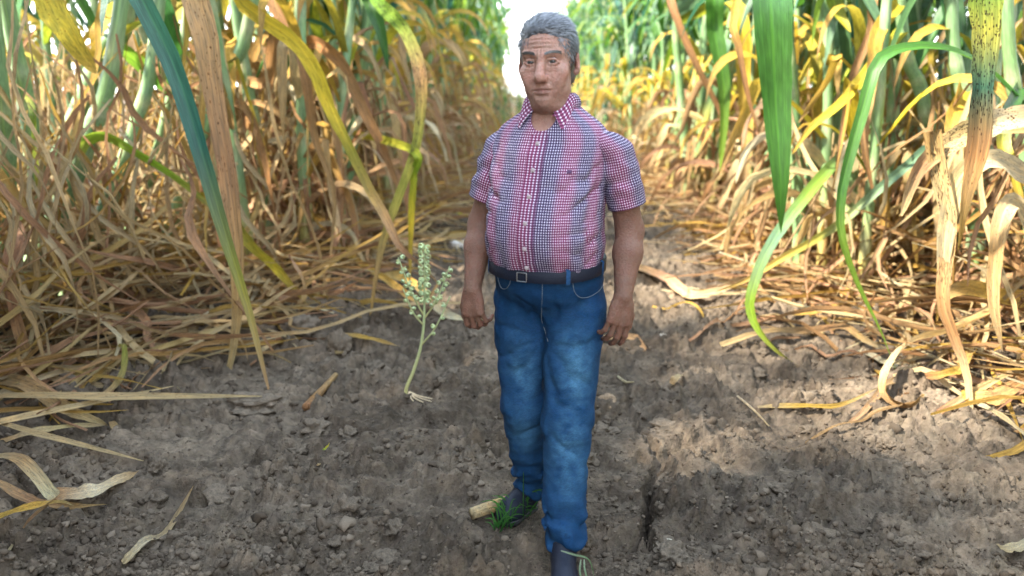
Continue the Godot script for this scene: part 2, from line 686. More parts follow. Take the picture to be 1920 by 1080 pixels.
func make_ground() -> void:
	var xs := axis(-2.7, 2.9, 0.0115, 1.14, 170.0)
	var ds := PackedFloat32Array()   # distances in front (positive) from behind to far
	for d in [-60.0, -30.0, -15.0, -8.0, -4.0, -2.0, -0.8, 0.2, 0.8, 1.2, 1.45, 1.6, 1.7]:
		ds.push_back(d)
	var q := 1.76
	while q < 200.0:
		ds.push_back(q)
		q += maxf(0.0115, 0.0115 * pow(q / 3.6, 1.7)) if q < 22.0 else q * 0.08
	var s := Sheet.new()
	var w := xs.size()
	for d in ds:
		for x in xs:
			var z := -d
			var near: bool = absf(x) < 6.0 and d > 1.0 and d < 24.0
			var h := soil(x, z) if near else 0.02
			if near and absf(x) < 3.4:
				h += crumbs(x, z) * smoothstep(24.0, 12.0, d)
			# patches of drier, paler crust and of darker crumb
			var t := 0.5 + 0.75 * n_low.get_noise_2d(x * 0.9 + 200.0, z * 0.9) + 0.35 * n_fine.get_noise_2d(x * 6.0, z * 6.0)
			t = clampf(t, 0.0, 1.0)
			s.put(Vector3(x, h, z), Vector2(x, z), Color(0.090, 0.068, 0.049).lerp(Color(0.215, 0.169, 0.124), t))
	for j in ds.size() - 1:
		for i in w - 1:
			var a := j * w + i
			s.quad(a, a + w, a + w + 1, a + 1)
	var g := shape("ground", s.done(), mats.soil, self)
	g.set_meta("kind", "structure")

func lump_mesh(seed_: int, squash: float, rough: float, sub := 1) -> ArrayMesh:
	# an irregular crumb: a subdivided octahedron pushed about by noise
	var vs: Array[Vector3] = [Vector3.UP, Vector3.DOWN, Vector3.LEFT, Vector3.RIGHT, Vector3.FORWARD, Vector3.BACK]
	var fs := [[0, 3, 5], [0, 5, 2], [0, 2, 4], [0, 4, 3], [1, 5, 3], [1, 2, 5], [1, 4, 2], [1, 3, 4]]
	for k in sub:
		var nf := []
		var memo := {}
		for f in fs:
			var m := []
			for e in 3:
				var a: int = f[e]
				var b: int = f[(e + 1) % 3]
				var key := Vector2i(mini(a, b), maxi(a, b))
				if not memo.has(key):
					vs.push_back((vs[a] + vs[b]).normalized())
					memo[key] = vs.size() - 1
				m.push_back(memo[key])
			nf.append_array([[f[0], m[0], m[2]], [f[1], m[1], m[0]], [f[2], m[2], m[1]], [m[0], m[1], m[2]]])
		fs = nf
	var s := Sheet.new()
	var r := RandomNumberGenerator.new()
	r.seed = seed_
	for v in vs:
		var k := 1.0 + rough * 1.6 * n_low.get_noise_3d(v.x * 0.9 + seed_ * 7.0, v.y * 0.9, v.z * 0.9) + rough * 0.8 * n_low.get_noise_3d(v.x * 2.6, v.y * 2.6 + seed_, v.z * 2.6) + rough * 0.15 * (r.randf() - 0.5)
		var p := v * k
		p.y *= squash
		s.put(p, Vector2(v.x, v.z), Color.WHITE)
	for f in fs:
		s.tri(f[0], f[1], f[2])
	return s.done()

func make_crumbs() -> void:
	var root := Node3D.new()
	root.name = "soil_crumbs"
	add_child(root)
	tag(root, "loose grey brown soil crumbs strewn over the bare ground", "soil", "", "stuff")
	rng.seed = 71
	for k in 6:
		var mesh := lump_mesh(100 + k, 0.75, 0.8, 1)
		for i in mesh.get_surface_count():
			pass
		var mm := MultiMesh.new()
		mm.transform_format = MultiMesh.TRANSFORM_3D
		mm.use_colors = true
		mm.mesh = mesh
		var n := 4600
		mm.instance_count = n
		for i in n:
			var d := 1.95 + 6.5 * pow(rng.randf(), 2.0)
			var half := 0.7 * d + 0.3
			var x := clampf(rng.randf_range(-half, half), -2.5, 2.8)
			var z := -d
			var sz := 0.0035 + 0.0145 * pow(rng.randf(), 3.2)
			if rng.randf() < 0.012:
				sz *= 2.2
			var foot: bool = Vector2(x, z).distance_to(Vector2(0.165, -2.02)) < 0.16 or Vector2(x, z).distance_to(Vector2(0.0, -2.46)) < 0.14
			if n_low.get_noise_2d(x * 1.7 + 60.0, z * 1.7) < rng.randf_range(-0.35, 0.2):
				sz *= 0.45
			if foot:
				sz = 0.003
			var y := soil(x, z) + crumbs(x, z) + sz * 0.02
			var bs := Basis.from_euler(Vector3(rng.randf() * TAU, rng.randf() * TAU, rng.randf() * TAU)).scaled(Vector3(sz, sz * rng.randf_range(0.6, 1.0), sz * rng.randf_range(0.7, 1.1)))
			mm.set_instance_transform(i, Transform3D(bs, Vector3(x, y, z)))
			var t := rng.randf()
			mm.set_instance_color(i, Color(0.095, 0.072, 0.052).lerp(Color(0.24, 0.189, 0.14), t * t))
		var o := MultiMeshInstance3D.new()
		o.name = "crumbs"
		o.multimesh = mm
		o.material_override = mats.clod
		root.add_child(o, true)

func make_clods() -> void:
	# [x, z, width, height, label]
	var list := [
		[-1.24, -3.30, 0.27, 0.06, "broad flat slab of dry soil beside the drooping teal blade tip"],
		[-1.42, -2.72, 0.075, 0.06, "round dark soil clod lying next to the grey bark chip"],
		[1.06, -2.57, 0.10, 0.05, "rounded pale soil lump by the sunny end of the crack"],
		[-1.25, -4.2, 0.22, 0.12, "tall crumbly soil clod under the hanging straw"],
		[-0.98, -4.02, 0.16, 0.14, "steep dark soil clod beside a torn tan leaf"],
		[-1.7, -3.95, 0.18, 0.08, "low soil clod with a curled leaf in front"],
		[-1.95, -3.5, 0.16, 0.07, "wide soil clod half under shaded straw"],
		[0.72, -3.08, 0.18, 0.05, "crusty soil ledge hanging over the crack pit"],
		[0.42, -3.15, 0.15, 0.045, "brown soil hump between the jeans and the pit"],
		[1.62, -2.95, 0.12, 0.05, "knobbly soil lump in the patch of sun"],
		[2.05, -3.35, 0.17, 0.08, "dark soil clod under the curled tan leaf knot"],
		[-0.42, -2.15, 0.11, 0.045, "low soil lump ahead of the trodden stick"],
		[-0.85, -2.13, 0.13, 0.05, "smooth blurred soil hump near the long straw"],
		[0.52, -2.16, 0.12, 0.06, "soil clod at the lower mouth of the crack"],
		[1.35, -2.2, 0.14, 0.05, "soil clod with a pale crust on bare ground"],
		[-0.25, -4.6, 0.10, 0.05, "small soil clod behind the weed stem"],
		[1.1, -4.7, 0.12, 0.05, "grey soil clod below the brown fallen blade"],
	]
	for k in list.size():
		var e: Array = list[k]
		var mesh := lump_mesh(300 + k, 1.0, 0.42, 4)
		var o := single("soil_clod", mesh, mats.clod_solid, Vector3(e[0], soil(e[0], e[1]) + e[3] * 0.25, e[1]), e[4], "clod", "soil clods on the bare ground")
		o.scale = Vector3(e[2] * 0.5, e[3] * 0.62, e[2] * 0.42)
		o.rotation.y = k * 1.3
	var clod_shapes := []
	for k in 14:
		clod_shapes.push_back(lump_mesh(600 + k, 1.0, 0.6, 3))
	rng.seed = 515
	for k in 170:
		var d := 2.1 + 3.2 * pow(rng.randf(), 1.3)
		var x := rng.randf_range(-0.62 * d, 0.62 * d)
		x = clampf(x, -2.2, 2.2)
		if Vector2(x, -d).distance_to(Vector2(0.1, -2.2)) < 0.42:
			continue
		var wd := rng.randf_range(0.025, 0.075) * (1.8 if rng.randf() < 0.2 else 1.0)
		var o := single("soil_clod", clod_shapes[k % 14], mats.clod_solid, Vector3(x, soil(x, -d) + crumbs(x, -d) * 0.7 + wd * 0.05, -d), "small crumbly soil clod loose on the bare path", "clod", "small loose clods on the bare path")
		o.scale = Vector3(wd * 0.5, wd * rng.randf_range(0.25, 0.42), wd * rng.randf_range(0.35, 0.55))
		o.rotation.y = rng.randf() * TAU
	# stones: [x, z, size, colour, label]
	var stones := [
		[0.522, -2.22, 0.036, Color(0.42, 0.38, 0.30), "smooth pale stone at the end of the soil crack"],
		[0.55, -3.72, 0.042, Color(0.46, 0.42, 0.36), "rough whitish stone beside a thin straw"],
		[0.475, -3.36, 0.055, Color(0.24, 0.17, 0.11), "angular brown stone behind the front leg"],
		[-0.52, -7.0, 0.10, Color(0.5, 0.47, 0.43), "upright pale stone near the forearm"],
		[1.42, -3.45, 0.03, Color(0.45, 0.4, 0.33), "small cream stone in the crumbly soil"],
		[0.95, -4.45, 0.045, Color(0.33, 0.29, 0.24), "grey stone on the soil between the rows"],
	]
	for k in stones.size():
		var e: Array = stones[k]
		var m: StandardMaterial3D = mats.clod_solid.duplicate()
		var c: Color = e[3]
		m.albedo_color = (c * 1.6).linear_to_srgb()
		m.heightmap_scale = 0.3
		var o := single("stone", lump_mesh(400 + k, 0.8, 0.3, 3), m, Vector3(e[0], soil(e[0], e[1]) + e[2] * 0.3, e[1]), e[4], "stone", "stones on the soil")
		o.scale = Vector3.ONE * e[2]
		o.rotation.y = k * 2.1

# ---------------------------------------------------------------- crop
const TEAL := Color(0.040, 0.140, 0.090)
const GREEN := Color(0.070, 0.195, 0.025)
const DEEP := Color(0.036, 0.110, 0.032)
const BLUE := Color(0.155, 0.275, 0.165)
const LIME := Color(0.250, 0.380, 0.035)
const YELLOW := Color(0.640, 0.490, 0.045)
const OLIVE := Color(0.330, 0.310, 0.055)
const GOLD := Color(0.620, 0.380, 0.080)
const TAN := Color(0.530, 0.330, 0.155)
const BROWN := Color(0.370, 0.190, 0.085)
const PINK := Color(0.500, 0.275, 0.160)
const RUST := Color(0.420, 0.170, 0.045)
const STRAW := Color(0.630, 0.465, 0.250)
const PALE := Color(0.700, 0.580, 0.380)

var DRY := [PINK, TAN, STRAW, TAN, GOLD, STRAW, BROWN, PALE, PINK]

func col_of(name_: String) -> Color:
	return {"teal": TEAL, "green": GREEN, "deep": DEEP, "blue": BLUE, "lime": LIME, "yellow": YELLOW, "olive": OLIVE, "gold": GOLD, "tan": TAN, "brown": BROWN, "pink": PINK, "rust": RUST, "straw": STRAW, "pale": PALE}[name_]

func vary(c: Color, k := 0.18) -> Color:
	var f := 1.0 + rng.randf_range(-k, k)
	return Color(c.r * f * (1.0 + rng.randf_range(-0.06, 0.06)), c.g * f, c.b * f * (1.0 + rng.randf_range(-0.12, 0.12)))

func stalk_mesh(pts: Array, r0: float) -> ArrayMesh:
	var s := Sheet.new()
	var len_ := 0.0
	for i in pts.size() - 1:
		len_ += (pts[i + 1] - pts[i]).length()
	var nodes := int(len_ / 0.5)
	var rings := nodes * 4
	var rad := []
	var stops := []
	for i in rings + 1:
		var t := float(i) / rings
		var r := r0 * lerpf(1.0, 0.42, t)
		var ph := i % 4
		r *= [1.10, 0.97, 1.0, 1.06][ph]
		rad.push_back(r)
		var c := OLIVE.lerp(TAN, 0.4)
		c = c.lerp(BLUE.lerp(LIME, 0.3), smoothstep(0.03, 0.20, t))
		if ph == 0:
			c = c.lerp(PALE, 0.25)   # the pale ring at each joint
		stops.push_back([t, vary(c, 0.06)])
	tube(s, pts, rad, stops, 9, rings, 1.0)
	return s.done()

# one leaf path growing from a node at height h on a stalk
func leaf_path(base: Vector3, yaw: float, length: float, rise: float, stiff: float, hang: float) -> Array:
	var dir := Vector3(sin(yaw), 0, cos(yaw))
	var pts := []
	var p := base
	var a := rise
	var n := 6
	var kink := rng.randi_range(1, 4) if hang > 1.2 and rng.randf() < 0.65 else 99
	for i in n + 1:
		pts.push_back(p)
		var t := float(i) / n
		a = lerpf(rise, -hang, smoothstep(stiff, 1.0, t * 1.05 + 0.02))
		if i >= kink:
			a = -hang + rng.randf_range(-0.1, 0.25)
		var d := dir * cos(a) + Vector3.UP * sin(a)
		dir = dir.rotated(Vector3.UP, rng.randf_range(-0.16, 0.16))
		p += d * length / n
		p.y = maxf(p.y, 0.03 + 0.015 * i)
	return pts

# returns [[name, mesh, material], ...]
func plant_parts(seed_: int, sunny: bool) -> Array:
	rng.seed = seed_
	var out := []
	var H := rng.randf_range(3.9, 4.7)
	var lean := Vector3(rng.randf_range(-0.5, 0.5), 0, rng.randf_range(-0.5, 0.5))
	var pts := [Vector3(0, -0.06, 0), Vector3(0, H * 0.33, 0) + lean * 0.22, Vector3(0, H * 0.66, 0) + lean * 0.6, Vector3(0, H, 0) + lean]
	var r0 := rng.randf_range(0.040, 0.056)
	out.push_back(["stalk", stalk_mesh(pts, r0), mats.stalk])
	var dead_top := rng.randf_range(0.75, 1.15) if sunny else rng.randf_range(1.0, 1.7)
	var yaw := rng.randf() * TAU
	var h := 0.22
	while h < H - 0.1:
		var base := spline(pts, (h + 0.06) / (H + 0.06))
		yaw += PI + rng.randf_range(-0.7, 0.7)
		var s := Sheet.new()
		var mat: Material = mats.dry
		if h < dead_top:
			var len_ := rng.randf_range(0.9, 1.65) if h > 0.45 else rng.randf_range(0.7, 1.2)
			var path := leaf_path(base, yaw, len_, rng.randf_range(0.5, 1.15), rng.randf_range(0.0, 0.14), rng.randf_range(1.25, 1.52))
			var c0 := DRY[rng.randi() % DRY.size()] as Color
			var c1 := DRY[rng.randi() % DRY.size()] as Color
			blade(s, path, rng.randf_range(0.05, 0.105), [[0.0, vary(c0)], [0.5, vary(c0.lerp(c1, 0.5))], [1.0, vary(c1)]], Vector3.UP, {"seg": 11, "roll0": 0.0, "roll1": rng.randf_range(-2.6, 2.6), "fold": rng.randf_range(0.3, 0.9), "wave": rng.randf_range(0.05, 0.22), "wf": rng.randf_range(8, 16), "rag": 0.2})
		elif h < dead_top + 0.7:
			var path := leaf_path(base, yaw, rng.randf_range(1.0, 1.5), rng.randf_range(0.7, 1.2), rng.randf_range(0.05, 0.25), rng.randf_range(1.1, 1.5))
			var c0 := [LIME, YELLOW, OLIVE, GOLD][rng.randi() % 4] as Color
			blade(s, path, rng.randf_range(0.075, 0.115), [[0.0, vary(c0)], [0.4, vary(c0.lerp(YELLOW, 0.6))], [0.7, vary(GOLD)], [1.0, vary(TAN)]], Vector3.UP, {"seg": 11, "roll1": rng.randf_range(-1.6, 1.6), "fold": 0.35, "wave": 0.07})
		else:
			mat = mats.green
			var path := leaf_path(base, yaw, rng.randf_range(1.25, 1.9), rng.randf_range(0.85, 1.3), rng.randf_range(0.12, 0.42), rng.randf_range(0.9, 1.5))
			var c0 := [TEAL, GREEN, GREEN.lerp(LIME, 0.5), BLUE.lerp(GREEN, 0.4), LIME.lerp(GREEN, 0.3), BLUE, GREEN][rng.randi() % 7] as Color
			var tip := [c0, c0, LIME, YELLOW][rng.randi() % 4] as Color
			blade(s, path, rng.randf_range(0.09, 0.14), [[0.0, vary(c0)], [0.65, vary(c0)], [1.0, vary(tip)]], Vector3.UP, {"seg": 11, "roll1": rng.randf_range(-1.0, 1.0), "fold": 0.3, "wave": 0.03})
		out.push_back(["leaf", s.done(), mat])
		h += rng.randf_range(0.085, 0.15) if h < dead_top else rng.randf_range(0.20, 0.32)
	return out

func merged(parts: Array) -> ArrayMesh:
	var by := {}
	for p in parts:
		if not by.has(p[2]):
			by[p[2]] = SurfaceTool.new()
			by[p[2]].begin(Mesh.PRIMITIVE_TRIANGLES)
		by[p[2]].append_from(p[1], 0, Transform3D())
	var m := ArrayMesh.new()
	for k in by:
		by[k].set_material(k)
		by[k].commit(m)
	return m

func plant_label(side: int, row: int, z: float) -> String:
	var look: String = ["cereal plant with brown dead leaves", "cereal plant with yellow straw leaves"][side]
	var deep: String = "lining the path" if row == 0 else "second from path" if row == 1 else "deep in crop"
	var along := ""
	if z > -6.2:
		along = "beside leaning thick stalks" if side == 0 else "behind arched green leaf"
	elif z > -9.5:
		along = "further than the weed" if side == 0 else "further than broad hanging blade"
	else:
		along = "toward far shaded end" if side == 0 else "toward far sunny end"
	return look + " " + deep + " " + along

func make_rows() -> void:
	var protos := {true: [], false: []}
	for sunny in [false, true]:
		for k in 9:
			protos[sunny].push_back(plant_parts(500 + k * 17 + (900 if sunny else 0), sunny))
	var far := {true: [], false: []}
	rng.seed = 1234
	var first := {}
	for side in 2:
		var sunny := side == 1
		for row in (7 if side == 0 else 6):
			var z := -5.35 - 0.12 * row if side == 0 else -4.9 - 0.2 * row
			while z > -46.0:
				var e := left_edge(z) - lerpf(0.58, 0.15, smoothstep(10.0, 26.0, -z)) if side == 0 else 2.48 + 0.15 * smoothstep(6.0, 3.5, -z) - 0.3 * smoothstep(12.0, 28.0, -z)
				var x: float = e + (-1 if side == 0 else 1) * (row * 0.52) + rng.randf_range(-0.17, 0.17)
				var pos := Vector3(x, 0, z + rng.randf_range(-0.12, 0.12))
				var k := rng.randi() % 9
				var turn := rng.randf() * TAU
				var sc := rng.randf_range(0.9, 1.1)
				var step := 0.42 + 0.05 * row
				var limit: float = [-16.0, -13.0, -9.5, -7.5, -7.0, -7.0, -7.0][row]
				if side == 0 and x < -2.1 and z > -6.3:
					z -= step
					continue
				var out_of_frame: bool = absf(x) - 0.9 > 0.7 * (-z + 0.4)
				if z > limit and not out_of_frame:
					var parts: Array = protos[sunny][k]
					var key := "%s%d" % [sunny, k]
					var o: Node3D
					if first.has(key):
						o = first[key].duplicate()
						o.name = unique("cereal_plant")
						add_child(o)
					else:
						o = Node3D.new()
						o.name = unique("cereal_plant")
						add_child(o)
						for p in parts:
							shape(p[0], p[1], p[2], o)
						first[key] = o
					o.position = pos
					o.position.y = soil(pos.x, pos.z) if absf(pos.x) < 6.0 else 0.0
					o.rotation.y = turn
					o.scale = Vector3.ONE * sc
					tag(o, plant_label(side, row, z), "plant", "cereal plants of the shaded row" if side == 0 else "cereal plants of the sunlit row")
				elif row < 4 and not out_of_frame:
					far[sunny].push_back([k, Transform3D(Basis(Vector3.UP, turn).scaled(Vector3.ONE * sc), pos)])
				if row > 3 and z < -9.0:
					break
				z -= step * (1.0 if z > -18.0 else 1.5)
		# rows go on unseen past the photographer; left ones made taller for shade
		for row in 4:
			var z := 4.0
			while z > (-4.1 if side == 0 else -4.7):
				var x: float = (-2.75 - row * 0.55 if side == 0 else 3.25 + row * 0.55) + rng.randf_range(-0.15, 0.15)
				if absf(x) - 1.0 > 0.7 * (-z + 0.4):
					far[sunny].push_back([rng.randi() % 9, Transform3D(Basis(Vector3.UP, rng.randf() * TAU).scaled(Vector3.ONE * ((rng.randf_range(1.02, 1.3) if z > -1.4 else rng.randf_range(1.15, 1.45)) if side == 0 else rng.randf_range(0.9, 1.1))), Vector3(x, 0, z))])
				z -= 0.27 if side == 0 else 0.42
	for i in 110:
		# deep inside both fields
		var sd := i % 2
		var z := rng.randf_range(-6.0, -14.0)
		var x := rng.randf_range(4.6, 8.5) * (-1.0 if sd == 0 else 1.0)
		if absf(x) < 0.66 * -z + 1.6 and absf(x) > 0.30 * -z:
			far[sd == 1].push_back([rng.randi() % 9, Transform3D(Basis(Vector3.UP, rng.randf() * TAU).scaled(Vector3.ONE * rng.randf_range(0.9, 1.1)), Vector3(x, 0, z))])
	for i in 150:
		var z := rng.randf_range(-17.0, -44.0)
		var x := rng.randf_range(-1.2, 2.6)
		if z > -26.0 and x > -0.2 and x < 1.9:
			continue
		far[true].push_back([rng.randi() % 9, Transform3D(Basis(Vector3.UP, rng.randf() * TAU).scaled(Vector3.ONE * rng.randf_range(0.22, 0.42)), Vector3(x, 0, z))])
	var mass := Node3D.new()
	mass.name = "crop_mass"
	add_child(mass)
	tag(mass, "dense far standing crop closing both path sides and unseen near rows made taller for shade", "crop", "", "stuff")
	for sunny in [false, true]:
		for k in 9:
			var list: Array = far[sunny].filter(func(e): return e[0] == k)
			var mm := MultiMesh.new()
			mm.transform_format = MultiMesh.TRANSFORM_3D
			mm.mesh = merged(protos[sunny][k])
			mm.instance_count = list.size()
			for i in list.size():
				mm.set_instance_transform(i, list[i][1])
			var o := MultiMeshInstance3D.new()
			o.name = "far_and_shade_plants"
			o.multimesh = mm
			mass.add_child(o, true)

# ---------------------------------------------------------------- straw
func straw_mesh(k: int, sunny: bool) -> ArrayMesh:
	rng.seed = 2000 + k + (50 if sunny else 0)
	var L := rng.randf_range(0.9, 1.9)
	var pts := []
	var p := Vector3(-L * 0.5, 0, 0)
	var a := rng.randf_range(-0.5, 0.5)
	var v := rng.randf_range(-0.2, 0.5)
	for i in 7:
		pts.push_back(p)
		a += rng.randf_range(-0.5, 0.5)
		v = lerpf(v, rng.randf_range(-0.5, 0.4), 0.5)
		p += Vector3(cos(a) * cos(v), sin(v), sin(a) * cos(v)) * L / 6.0
	var pool := DRY
	var c0: Color = pool[rng.randi() % pool.size()]
	var c1: Color = pool[rng.randi() % pool.size()]
	var s := Sheet.new()
	blade(s, pts, rng.randf_range(0.020, 0.048), [[0.0, c0], [1.0, c1]], Vector3.UP, {"seg": 10, "roll0": rng.randf_range(-1, 1), "roll1": rng.randf_range(-3, 3), "fold": rng.randf_range(0.3, 1.0), "wave": 0.12, "base": 0.25, "rag": 0.15})
	return s.done()

func make_straw() -> void:
	for side in 2:
		var sunny := side == 1
		var root := Node3D.new()
		root.name = "straw_litter"
		root.name = unique("straw_litter")
		add_child(root)
		tag(root, "tangled straw litter under the shaded row" if side == 0 else "tangled straw litter under the sunlit row", "straw", "", "stuff")
		for k in 12:
			var mesh := straw_mesh(k, sunny)
			rng.seed = 3000 + k + side * 100
			var tfs := []
			var n := 240 if side == 0 else 210
			for i in n:
				var d := 3.0 + 11.0 * pow(rng.randf(), 1.35)
				var e := left_edge(-d) - 0.12 if side == 0 else 2.12
				if d < 5.0 and side == 1:
					e += (5.0 - d) * 0.30
				var off := pow(rng.randf(), 1.1) * 2.0 - 0.10
				if rng.randf() < 0.05:
					off -= rng.randf() * 0.5
				var x: float = e - off if side == 0 else e + off
				# heap: deeper towards the stalks
				var top := 0.05 + 0.55 * smoothstep(0.0, 0.7, off)
				var y := soil(x, -d) + 0.02 + top * pow(rng.randf(), 1.6)
				var tilt := rng.randf_range(-0.35, 0.35) * (0.3 + smoothstep(0.0, 0.5, off))
				var up := rng.randf() < 0.50 * smoothstep(0.10, 0.5, off)
				var bs := Basis(Vector3.UP, rng.randf() * TAU) * Basis(Vector3.FORWARD, rng.randf_range(0.7, 1.9) if up else tilt) * Basis(Vector3.RIGHT, rng.randf_range(-0.4, 0.4))
				if up:
					y += rng.randf_range(0.1, 0.7)
				var sc := rng.randf_range(0.7, 1.25)
				tfs.push_back(Transform3D(bs.scaled(Vector3.ONE * sc), Vector3(x, y, -d)))
			var mm := MultiMesh.new()
			mm.transform_format = MultiMesh.TRANSFORM_3D
			mm.mesh = mesh
			mm.instance_count = tfs.size()
			for i in tfs.size():
				mm.set_instance_transform(i, tfs[i])
			var o := MultiMeshInstance3D.new()
			o.name = "straw"
			o.multimesh = mm
			o.material_override = mats.dry
			root.add_child(o, true)

# ---------------------------------------------------------------- plants and leaves that stand out
func to_stops(list: Array) -> Array:
	var out := []
	for i in list.size():
		out.push_back([float(i) / maxi(list.size() - 1, 1), vary(col_of(list[i]), 0.05)])
	return out

func hero_leaf(e: Array) -> Array:
	# e: points, width, colours, material, roll0, roll1, fold
	var s := Sheet.new()
	blade(s, e[0], e[1], to_stops(e[2]), Vector3(0.12, 0.15, 1.0), {"seg": 26, "across": 4, "roll0": e[4], "roll1": e[5], "fold": e[6], "wave": 0.03 if e[3] == "green" else 0.08, "rag": 0.07 if e[3] == "green" else 0.16, "wf": 17.0, "base": 0.8, "tip": 2.2, "fixed": true, "vlen": 1.0 if e[3] == "spotted" else 2.0})
	return [s.done(), mats[e[3]]]

func make_heroes() -> void:
	rng.seed = 88
	for h in HERO_PLANTS:
		var pts: Array = h[0]
		var base: Vector3 = pts[0]
		var o := thing("cereal_plant", base, h[2], "plant", h[3])
		var local := []
		for p in pts:
			local.push_back(p - base + Vector3(0, -0.05, 0))
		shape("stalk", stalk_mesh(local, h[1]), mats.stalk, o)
		for l in h[4]:
			var q := []
			for p in l[0]:
				q.push_back(p - base)
			var made := hero_leaf([q] + l.slice(1))
			shape("leaf", made[0], made[1], o)
		# dry leaves round its foot and a few green ones up high
		for k in h[5]:
			var t: float = 0.06 + 0.07 * k if k < 3 else 0.6 + 0.1 * (k - 3)
			var b := spline(local, t)
			var s := Sheet.new()
			if k < 3:
				blade(s, leaf_path(b, rng.randf() * TAU, rng.randf_range(0.7, 1.1), 0.9, 0.05, 1.4), 0.08, [[0.0, vary(TAN)], [1.0, vary(STRAW)]], Vector3.UP, {"seg": 11, "roll1": rng.randf_range(-2, 2), "fold": 0.6, "wave": 0.1})
				shape("leaf", s.done(), mats.dry, o)
			else:
				blade(s, leaf_path(b, rng.randf() * TAU, rng.randf_range(1.2, 1.7), 1.1, 0.2, 1.2), 0.12, [[0.0, vary(GREEN)], [1.0, vary(TEAL)]], Vector3.UP, {"seg": 11, "fold": 0.3})
				shape("leaf", s.done(), mats.green, o)

func make_fallen() -> void:
	rng.seed = 97
	for k in 46:
		var d := 3.0 + 7.5 * pow(rng.randf(), 0.8)
		var x := rng.randf_range(left_edge(-d) + 0.15, 2.2)
		if k < 12:
			x = rng.randf_range(1.1, 2.2)
			d = rng.randf_range(3.3, 6.0)
		var sunny := x > 0.8
		var s := Sheet.new()
		var L := rng.randf_range(0.25, 0.8)
		var yaw := rng.randf() * TAU
		var pts := []
		var p := Vector3(x, 0, -d)
		for i in 6:
			var q := p
			q.y = soil(p.x, p.z) + maxf(crumbs(p.x, p.z), 0.0) + 0.012 + 0.03 * rng.randf() * (1 if i > 0 and i < 5 else 0)
			pts.push_back(q - Vector3(x, 0, -d))
			yaw += rng.randf_range(-0.5, 0.5)
			p += Vector3(cos(yaw), 0, sin(yaw)) * L / 5.0
		var c0: Color = DRY[k % DRY.size()]
		blade(s, pts, rng.randf_range(0.02, 0.055), [[0.0, vary(c0)], [1.0, vary(c0)]], Vector3.UP, {"seg": 12, "roll0": rng.randf_range(-0.8, 0.8), "roll1": rng.randf_range(-1.5, 1.5), "fold": 0.6, "wave": 0.12})
		single("dry_leaf", s.done(), mats.dry, Vector3(x, 0, -d), "loose dry leaf strewn on the sunny side of the path" if sunny else "loose dry leaf strewn on the shaded side of the path", "leaf", "loose dry leaves strewn on the path")
	rng.seed = 99
	for e in FALLEN:
		# e: points, width, colours, roll0, roll1, fold, label, name, category
		var pts: Array = e[0]
		var base: Vector3 = pts[0]
		var q := []
		for p in pts:
			q.push_back(p - base + Vector3(0, soil(p.x, p.z) + maxf(crumbs(p.x, p.z), 0.0) + 0.008, 0))
		var s := Sheet.new()
		if e[7] == "stick":
			tube(s, q, [e[1] * 0.5, e[1] * 0.55, e[1] * 0.3], to_stops(e[2]), 7, 12, 1.0)
		else:
			blade(s, q, e[1], to_stops(e[2]), Vector3.UP, {"seg": 24, "across": 4, "roll0": e[3], "roll1": e[4], "fold": e[5], "wave": 0.1, "rag": 0.2, "wf": 15.0, "base": 0.7, "tip": 3.0})
		single(e[7], s.done(), mats.dry, base, e[6], e[8], "fallen leaves and sticks on the soil")

